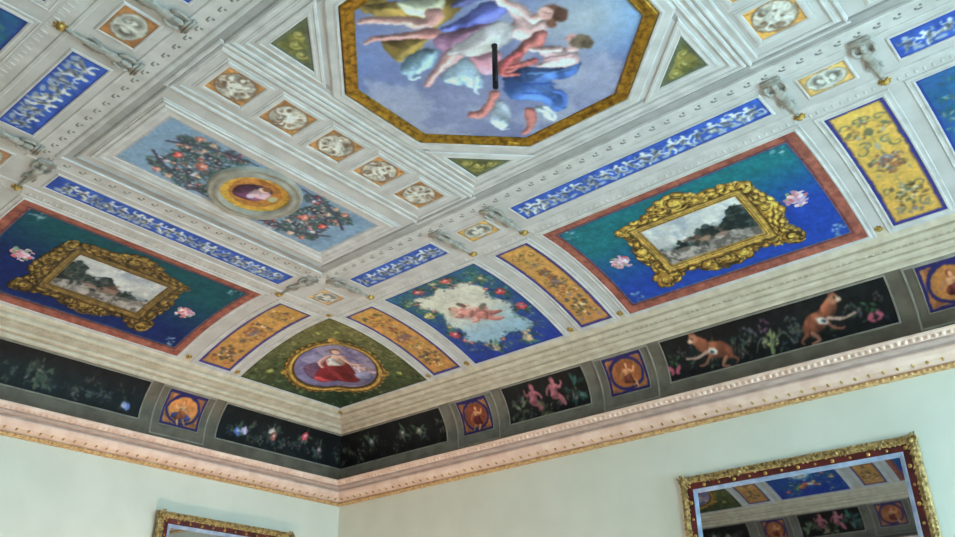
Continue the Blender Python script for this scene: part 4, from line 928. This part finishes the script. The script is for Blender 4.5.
A.ell(5.935, -3.83, .02, .03, (206, 148, 142), .6, 2, .1, .7); A.ell(5.928, -3.868, .008, .005, (110, 66, 66), .6); A.ell(5.945, -3.846, .008, .005, (110, 66, 66), .6); A.ell(5.905, -3.845, .011, .005, (190, 90, 90), .6); A.stroke([(5.935, -3.858), (5.92, -3.85)], .004, .004, (196, 140, 130))
# right figure: blue drapery
A.poly([(5.184, -3.413), (5.277, -3.424), (5.204, -3.255), (5.087, -3.187), (5.085, -3.311)], (190, 210, 236), folds=.7, fscale=.05, hl=(236, 242, 250))
A.poly([(5.383, -3.24), (5.47, -3.173), (5.417, -3.044), (5.369, -3.111)], (196, 212, 236), folds=.6, fscale=.05, hl=(236, 242, 250))
A.poly([(5.268, -3.542), (5.31, -3.492), (5.18, -3.408), (5.066, -3.376), (5.006, -3.442), (5.043, -3.467), (5.108, -3.443), (5.203, -3.488)], (206, 124, 118)); A.poly([(5.331, -3.262), (5.377, -3.207), (5.263, -3.082), (5.159, -3.058), (5.161, -3.087), (5.241, -3.126)], (206, 122, 116))
A.poly([(5.419, -3.583), (5.563, -3.581), (5.656, -3.5), (5.783, -3.43), (5.858, -3.424), (5.791, -3.341), (5.694, -3.339), (5.626, -3.389), (5.591, -3.304), (5.612, -3.242), (5.528, -3.104), (5.457, -3.119), (5.453, -3.224), (5.424, -3.295), (5.342, -3.366), (5.335, -3.462)], (64, 104, 182), folds=.7, fscale=.06, fdir=.5, hl=(116, 158, 222))
A.poly([(5.724, -3.666), (5.801, -3.629), (5.86, -3.54), (5.878, -3.454), (5.841, -3.407), (5.771, -3.412), (5.686, -3.47), (5.622, -3.55), (5.702, -3.568)], (218, 178, 182)); A.stroke([(5.82, -3.58), (5.75, -3.62), (5.69, -3.675)], .026, .018, (222, 178, 178)); A.stroke([(5.84, -3.48), (5.76, -3.53), (5.68, -3.56)], .012, .01, (196, 150, 158))
A.stroke([(5.87, -3.52), (5.90, -3.55)], .026, .024, (206, 160, 160)); A.ell(5.925, -3.595, .03, .04, (216, 156, 152), .3, 2); A.ell(5.945, -3.54, .058, .06, (112, 92, 76), .3, 2, .35); A.ell(5.965, -3.50, .034, .036, (92, 74, 60), .3, 2, .3); A.ell(5.955, -3.57, .03, .03, (136, 114, 92), .3, 2, .3)
A.ell(5.925, -3.61, .007, .005, (110, 70, 70)); A.ell(5.90, -3.615, .009, .005, (190, 96, 96))
# loose ends of drapery and brushwork
A.stroke([(5.55, -3.62), (5.48, -3.66), (5.44, -3.60), (5.50, -3.56)], .02, .012, (206, 96, 94)); A.stroke([(5.62, -3.70), (5.54, -3.69), (5.47, -3.66)], .022, .014, (190, 84, 90)); A.stroke([(5.30, -3.70), (5.22, -3.62), (5.20, -3.58)], .02, .01, (196, 214, 234)); A.stroke([(5.03, -4.0), (4.99, -3.95), (5.04, -3.93)], .018, .01, (176, 208, 230))
A.stroke([(5.06, -4.12), (5.10, -4.14), (5.16, -4.16)], .022, .016, (160, 132, 64)); A.stroke([(5.58, -3.28), (5.60, -3.22), (5.54, -3.13)], .02, .012, (70, 112, 200)); A.stroke([(5.14, -3.26), (5.09, -3.20), (5.12, -3.17)], .014, .008, (206, 222, 238)); A.stroke([(5.44, -3.20), (5.45, -3.10), (5.41, -3.06)], .014, .008, (206, 222, 238))
A.stroke([(5.45, -3.46), (5.55, -3.40), (5.62, -3.33)], .012, .006, (30, 62, 150), a=.7); A.stroke([(5.42, -3.40), (5.5, -3.32), (5.52, -3.2)], .01, .006, (28, 60, 146), a=.7); A.stroke([(5.55, -3.52), (5.68, -3.43), (5.8, -3.39)], .012, .006, (96, 140, 214), a=.7)
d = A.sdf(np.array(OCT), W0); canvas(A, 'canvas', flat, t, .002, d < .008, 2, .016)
moulding('gilded_frame', flat, OCT, [(-.004, .002), (-.003, .014), (.006, .018), (.016, .014), (.034, .014), (.05, .024), (.066, .024), (.074, .016), (.082, .001)], M['goldframe'], t)
moulding('stucco_frame', flat, OCT, [(.082, .001), (.082, .016), (.095, .020), (.11, .015), (.15, .015), (.156, .008), (.165, .001)], M['stucco2'], t)

# ---- iron rod hanging from the octagon
t = thing('hanging_rod', 'black iron hanging rod in front of the octagonal painting', 'rod', (5.555, -3.845, ZF))
mb = MB(); mb.loft([(5.555, -3.845, z) for z in (ZF - .004, ZF - .006, ZF - .02, ZF - .03)], (1, 0, 0), (0, 1, 0), [.018, .018, .018, .0165], [.018, .018, .018, .0165], 14); mb.build('ceiling_rose', M['black'], t)
mb = MB(); mb.tube([(5.555, -3.845, ZF - .02), (5.555, -3.845, 4.75)], .0165, 12); mb.loft([(5.555, -3.845, z) for z in (4.775, 4.77, 4.74, 4.735)], (1, 0, 0), (0, 1, 0), [.0165, .017, .017, .0165], [.0165, .017, .017, .0165], 12); mb.build('rod', M['black'], t)

# ================================================================== STUCCO CARYATIDS AND GILT BOSSES
def caryatid_meshes():
    # local frame: +y from the ball (0) up to the head (0.5); z down out of the ceiling is -z
    mb = MB(); n = 12; ys = [.03, .06, .10, .16, .20, .235, .27, .31, .335, .35, .365]
    wa = [.014, .018, .016, .024, .034, .042, .030, .044, .050, .034, .016]; hb = [.012, .016, .016, .022, .030, .032, .024, .032, .030, .022, .016]
    mb.loft([(0, y, -.012 - h * .3) for y, h in zip(ys, hb)], (1, 0, 0), (0, 0, 1), wa, hb, n)
    mb.loft([(0, y, -.024) for y in (.362, .372, .39, .41, .425, .432)], (1, 0, 0), (0, 0, 1), [.014, .022, .027, .026, .018, .006], [.014, .022, .026, .026, .018, .006], n)
    for sg in (-1, 1):
        mb.tube([(sg * .04, .335, -.02), (sg * .072, .35, -.022), (sg * .08, .39, -.024), (sg * .062, .435, -.02)], [.016, .014, .012, .011], 8)
        mb.tube([(sg * .02, .24, -.02), (sg * .05, .2, -.016), (sg * .05, .15, -.012)], [.016, .012, .005], 8)
    for i in range(len(mb.v)): mb.v[i] = mb.v[i] * np.array([.8, 1, .62])
    body = mb
    cp = MB()
    for i, (y0, y1, w, z) in enumerate(((.432, .450, .052, .018), (.455, .466, .064, .022), (.471, .484, .058, .018))): cp.box((0, (y0 + y1) / 2, -z / 2), (2 * w, y1 - y0, z))
    ball = MB(); ball.dome((0, 0, -.002), .027, (0, 0, -1.), (1., 0, 0), .03, 12, 4)
    for k in range(8): a = k * pi / 4; ball.dome((.03 * cos(a), .03 * sin(a), -.001), .009, (0, 0, -1.), (cos(a), sin(a), 0), .010, 6, 2, 0, .014)
    return body, cp, ball
_body, _cap, _ball = caryatid_meshes()
# painted plinth shadows are left to the light; the figure, its capital and its gilt foot are parts of one thing
def copy_thing(src, loc, rz, label):
    r = src.copy(); col.objects.link(r); r.location = loc; r.rotation_euler = (0, 0, rz); r['label'] = label
    for ch in list(src.children): c = ch.copy(); c.parent = r; c.matrix_parent_inverse = ch.matrix_parent_inverse.copy(); col.objects.link(c)
    return r
car0 = thing('stucco_caryatid', 'x', 'relief figure', (0, 0, 0), 'stucco caryatids flanking the plaques')
_body.build('body', M['figure'], car0); _cap.build('capital', M['figure'], car0); _ball.build('gilded_ball', M['gold'], car0)
SP = [('R', 2.60, 'grey stucco caryatid right of the apex plaque, before the short blue frieze'), ('R', 3.835, 'grey stucco caryatid at the right end of the short blue frieze'), ('R', 4.37, 'grey stucco caryatid at the left end of the long bright blue frieze'), ('R', 6.625, 'grey stucco caryatid at the right end of the long bright blue frieze'), ('R', 7.16, 'grey stucco caryatid left of the short blue frieze at upper right'), ('R', 8.42, 'grey stucco caryatid beyond the right edge'),
      ('L', 2.62, 'grey stucco caryatid left of the apex plaque, at the end of the left blue frieze'), ('L', 4.97, 'grey stucco caryatid at the left edge beyond the left blue frieze'),
      ('B', 2.60, 'grey stucco caryatid at the left edge beside the pale brown plaque'), ('B', 3.835, 'grey stucco caryatid left of the brown bust plaque at upper left'), ('B', 4.37, 'grey stucco caryatid right of the brown bust plaque at upper left'), ('B', 6.625, 'grey stucco caryatid beyond the top edge over the back wall')]
RZ = {'R': pi, 'L': -pi / 2, 'B': 0.0}
for i, (sd, u, lb) in enumerate(SP):
    p = side_xyz(sd, np.array(u), np.array(2.03), np.array(ZF - .002))
    if i == 0: car0.location = p; car0.rotation_euler = (0, 0, RZ[sd]); car0['label'] = lb
    else: copy_thing(car0, p, RZ[sd], lb)
def boss_mb():
    b = MB(); b.dome((0, 0, 0), .022, (0, 0, -1.), (1., 0, 0), .022, 12, 4)
    for k in range(8): a = k * pi / 4; b.dome((.026 * cos(a), .026 * sin(a), .0), .009, (0, 0, -1.), (cos(a), sin(a), 0), .012, 6, 2, 0, .015)
    return b
boss0 = None
BS = [('R', 2.03, .645, 'small gilt boss at the foot of the rib between green corner and orange panel'), ('R', 2.56, .645, 'small gilt boss at the lower left of the putti panel'), ('R', 3.835, .645, 'small gilt boss at the lower right of the putti panel'), ('R', 4.375, .645, 'small gilt boss at the lower left of the big bright teal panel'), ('R', 6.625, .645, 'small gilt boss at the lower right of the big bright teal panel'), ('R', 7.195, .645, 'small gilt boss right of the yellow ornament panel'), ('R', 8.44, .645, 'small gilt boss beyond the right edge'),
      ('L', 2.04, .645, 'small gilt boss at the lower left of the green corner panel'), ('L', 2.61, .645, 'small gilt boss at the lower right of the dark teal panel'), ('L', 4.965, .645, 'small gilt boss beyond the left edge'),
      ('R', 2.01, 2.01, 'small gilt boss at the apex of the green corner panel'), ('B', 2.01, 2.01, 'small gilt boss at the left edge by the pale brown plaque'), ('R', .565, .565, 'small gilt boss at the lowest point of the green corner panel')]
for i, (sd, u, d, lb) in enumerate(BS):
    f = cove(sd); p = f(np.array(u), np.array(d), np.array(.001))
    if d < .6: p = np.array([d, -d, 4.76])
    if boss0 is None:
        boss0 = boss_mb().build('gilded_boss', M['gold']); tag(boss0, lb, 'boss', 'gilt bosses on the ribs'); o = boss0
    else:
        o = boss0.copy(); col.objects.link(o); o['label'] = lb
    o.location = p; o.scale = (.85, .85, .85)
    ang = math.atan(2 * (ZF - Z5) * max(D6 - d, 0) / (D6 - D5) ** 2) if d < D6 else 0
    o.rotation_euler = (ang, 0, 0) if sd == 'R' else ((0, ang, 0) if sd == 'L' else (0, 0, 0))
    if sd == 'R' : o.rotation_euler = (-ang, 0, 0)
    if sd == 'L' : o.rotation_euler = (0, -ang, 0)

# ================================================================== MIRRORS
STUD = [None]
def wall_mirror(side, u0, u1, z0, z1, label, tilt, seed):
    # local frame: X along the wall, Y out of the wall, Z up; hung by its base line and leaning forward
    w, hgt = u1 - u0, z1 - z0
    base = side_xyz(side, np.array((u0 + u1) / 2), np.array(.012 + max(0, -tilt) * (z1 - z0)), np.array(z0))
    t = thing('wall_mirror', label, 'mirror', (0, 0, 0), None)
    fm = lambda u, v, h: np.stack(np.broadcast_arrays(np.asarray(u, float), np.asarray(h, float), np.asarray(v, float)), -1)
    P = rect_pts(-w / 2, w / 2, 0, hgt)
    rail = moulding('carved_rail', fm, P, [(0, .0), (0, .02), (-.012, .034), (-.032, .04), (-.052, .036), (-.062, .03), (-.062, .0)], M['framegold'], t)
    band = moulding('red_band', fm, P, [(-.062, .0), (-.062, .028), (-.072, .03), (-.108, .026), (-.114, .024), (-.114, 0)], M['red'], t)
    moulding('pale_bevel', fm, P, [(-.114, .0), (-.114, .028), (-.122, .028), (-.140, .018), (-.148, .014), (-.148, 0)], M['silver'], t)
    mb = MB(); rd = random.Random(seed); Y = np.array([0, 1., 0])
    per = []
    n1 = int(w / .036); n2 = int(hgt / .036)
    for i in range(n1 + 1): per += [(-w / 2 + w * i / n1, hgt - .035, 0), (-w / 2 + w * i / n1, .035, 0)]
    for i in range(n2 + 1): per += [(-w / 2 + .035, hgt * i / n2, 1), (w / 2 - .035, hgt * i / n2, 1)]
    for x, z, k in per:
        a = rd.uniform(-.5, .5) + (pi / 2 if k else 0) + .7
        mb.dome((x + rd.uniform(-.006, .006), .037, z + rd.uniform(-.008, .008)), .009, Y, (cos(a), 0, sin(a)), .014, 7, 2, 0, .02)
        mb.dome((x + (rd.choice((-1, 1)) * .026 if k else .016), .03, z + (0.01 if k else rd.choice((-1, 1)) * .026)), .009, Y, (cos(a), 0, sin(a)), .012, 6, 2, 0, .014)
    mb.build('carved_leaves', M['framegold'], rail)
    for sx in (-1, 1):
        for zz in (.045, hgt - .045):
            c = MB(); x = sx * (w / 2 - .04); c.dome((x, .034, zz), .024, Y, (1., 0, 0), .028, 10, 3)
            for k in range(8): a = k * pi / 4; c.dome((x + .034 * cos(a), .03, zz + .034 * sin(a)), .013, Y, (cos(a), 0, sin(a)), .018, 7, 2, 0, .02)
            c.build('corner_rosette', M['framegold'], rail)
    m1 = max(2, int(w / .145)); m2 = max(2, int(hgt / .145)); q = .088; spots = []
    for i in range(m1 + 1): spots += [(-w / 2 + q + (w - 2 * q) * i / m1, zz, i) for zz in (q, hgt - q)]
    for i in range(1, m2): spots += [(sx * (w / 2 - q), q + (hgt - 2 * q) * i / m2, i) for sx in (-1, 1)]
    for x, zz, i in spots:
        if STUD[0] is None:
            s = MB(); s.dome((0, 0, 0), .014, Y, (1., 0, 0), .014, 10, 3); o = s.build('gilt_stud', M['gold'], band); STUD[0] = o
        else:
            o = STUD[0].copy(); col.objects.link(o); o.parent = band
        o.location = (x, .027, zz); k = .8 if i % 2 else 1.15; o.scale = (k, k, k)
    g = MB(); q = .144; g.add([(-w / 2 + q, .013, q), (w / 2 - q, .013, q), (w / 2 - q, .013, hgt - q), (-w / 2 + q, .013, hgt - q)], [(0, 1, 2, 3)])
    g.build('mirror_glass', mm, t, False)
    b = MB(); b.box((0, .004, hgt / 2), (w - .02, .006, hgt - .02)); b.build('backing_board', M['backing'], t, False)
    rz = {'R': pi, 'L': -pi / 2}[side]
    t.location = base; t.rotation_euler = (-tilt, 0, rz); return t
wall_mirror('R', 4.45, 6.385, .95, 3.432, 'large gold and dark red framed mirror on the right wall, reflecting the ceiling', math.radians(-0.5), 5)
wall_mirror('L', .70, 2.345, 1.1, 3.45, 'gold and dark red framed mirror at the bottom edge on the left wall', math.radians(1.2), 6)

# ================================================================== LIGHT
def area(name, loc, rot, sx, sy, power, c):
    l = bpy.data.lights.new(name, 'AREA'); l.shape = 'RECTANGLE'; l.size = sx; l.size_y = sy; l.energy = power; l.color = c
    o = bpy.data.objects.new(name, l); col.objects.link(o); o.location = loc; o.rotation_euler = rot; return o
TILT = 32
for i, (yc, w) in enumerate(WINS):
    area('window_daylight', (RX - .04, yc, (WZ0 + WZ1) / 2), (0, math.radians(90 - TILT), 0), WZ1 - WZ0 - .1, w - .1, 530, (.53, .85, 1.0))
def point_fill(loc, p, c, r=.15):
    l = bpy.data.lights.new('warm_fill', 'POINT'); l.energy = p; l.color = c; l.shadow_soft_size = r
    o = bpy.data.objects.new('warm_fill', l); col.objects.link(o); o.location = loc
point_fill((1.8, -2.7, 1.0), 140, (1.0, .62, .40))  # assumed point light without fixture, added to warm the corner
w = bpy.data.worlds.new('sky'); scene.world = w; w.use_nodes = True
nt = w.node_tree; bg = nt.nodes['Background']; st = nt.nodes.new('ShaderNodeTexSky'); st.sky_type = 'NISHITA'; st.sun_disc = False; st.sun_elevation = math.radians(40); st.sun_rotation = math.radians(200)
nt.links.new(st.outputs['Color'], bg.inputs['Color']); bg.inputs['Strength'].default_value = .25

# ================================================================== CAMERA
import mathutils
f_px, pitch, roll, yaw = 861.2345, .4839634, -.01290938, .69816406
fw = np.array([-sin(yaw) * cos(pitch), cos(yaw) * cos(pitch), sin(pitch)]); rt = np.array([cos(yaw), sin(yaw), 0]); up = np.cross(rt, fw)
r2 = cos(roll) * rt + sin(roll) * up; u2 = -sin(roll) * rt + cos(roll) * up
cam = bpy.data.cameras.new('camera'); co = bpy.data.objects.new('camera', cam); col.objects.link(co)
cam.sensor_fit = 'HORIZONTAL'; cam.sensor_width = 36; cam.lens = f_px * 36 / 955; cam.clip_start = .05
Mx = mathutils.Matrix(((r2[0], u2[0], -fw[0], 7.9068), (r2[1], u2[1], -fw[1], -6.8255), (r2[2], u2[2], -fw[2], 1.6), (0, 0, 0, 1)))
co.matrix_world = Mx; scene.camera = co
scene.view_settings.view_transform = 'Standard'; scene.view_settings.look = 'None'; scene.view_settings.gamma = 1; scene.view_settings.use_curve_mapping = False
scene.view_settings.exposure = -0.08
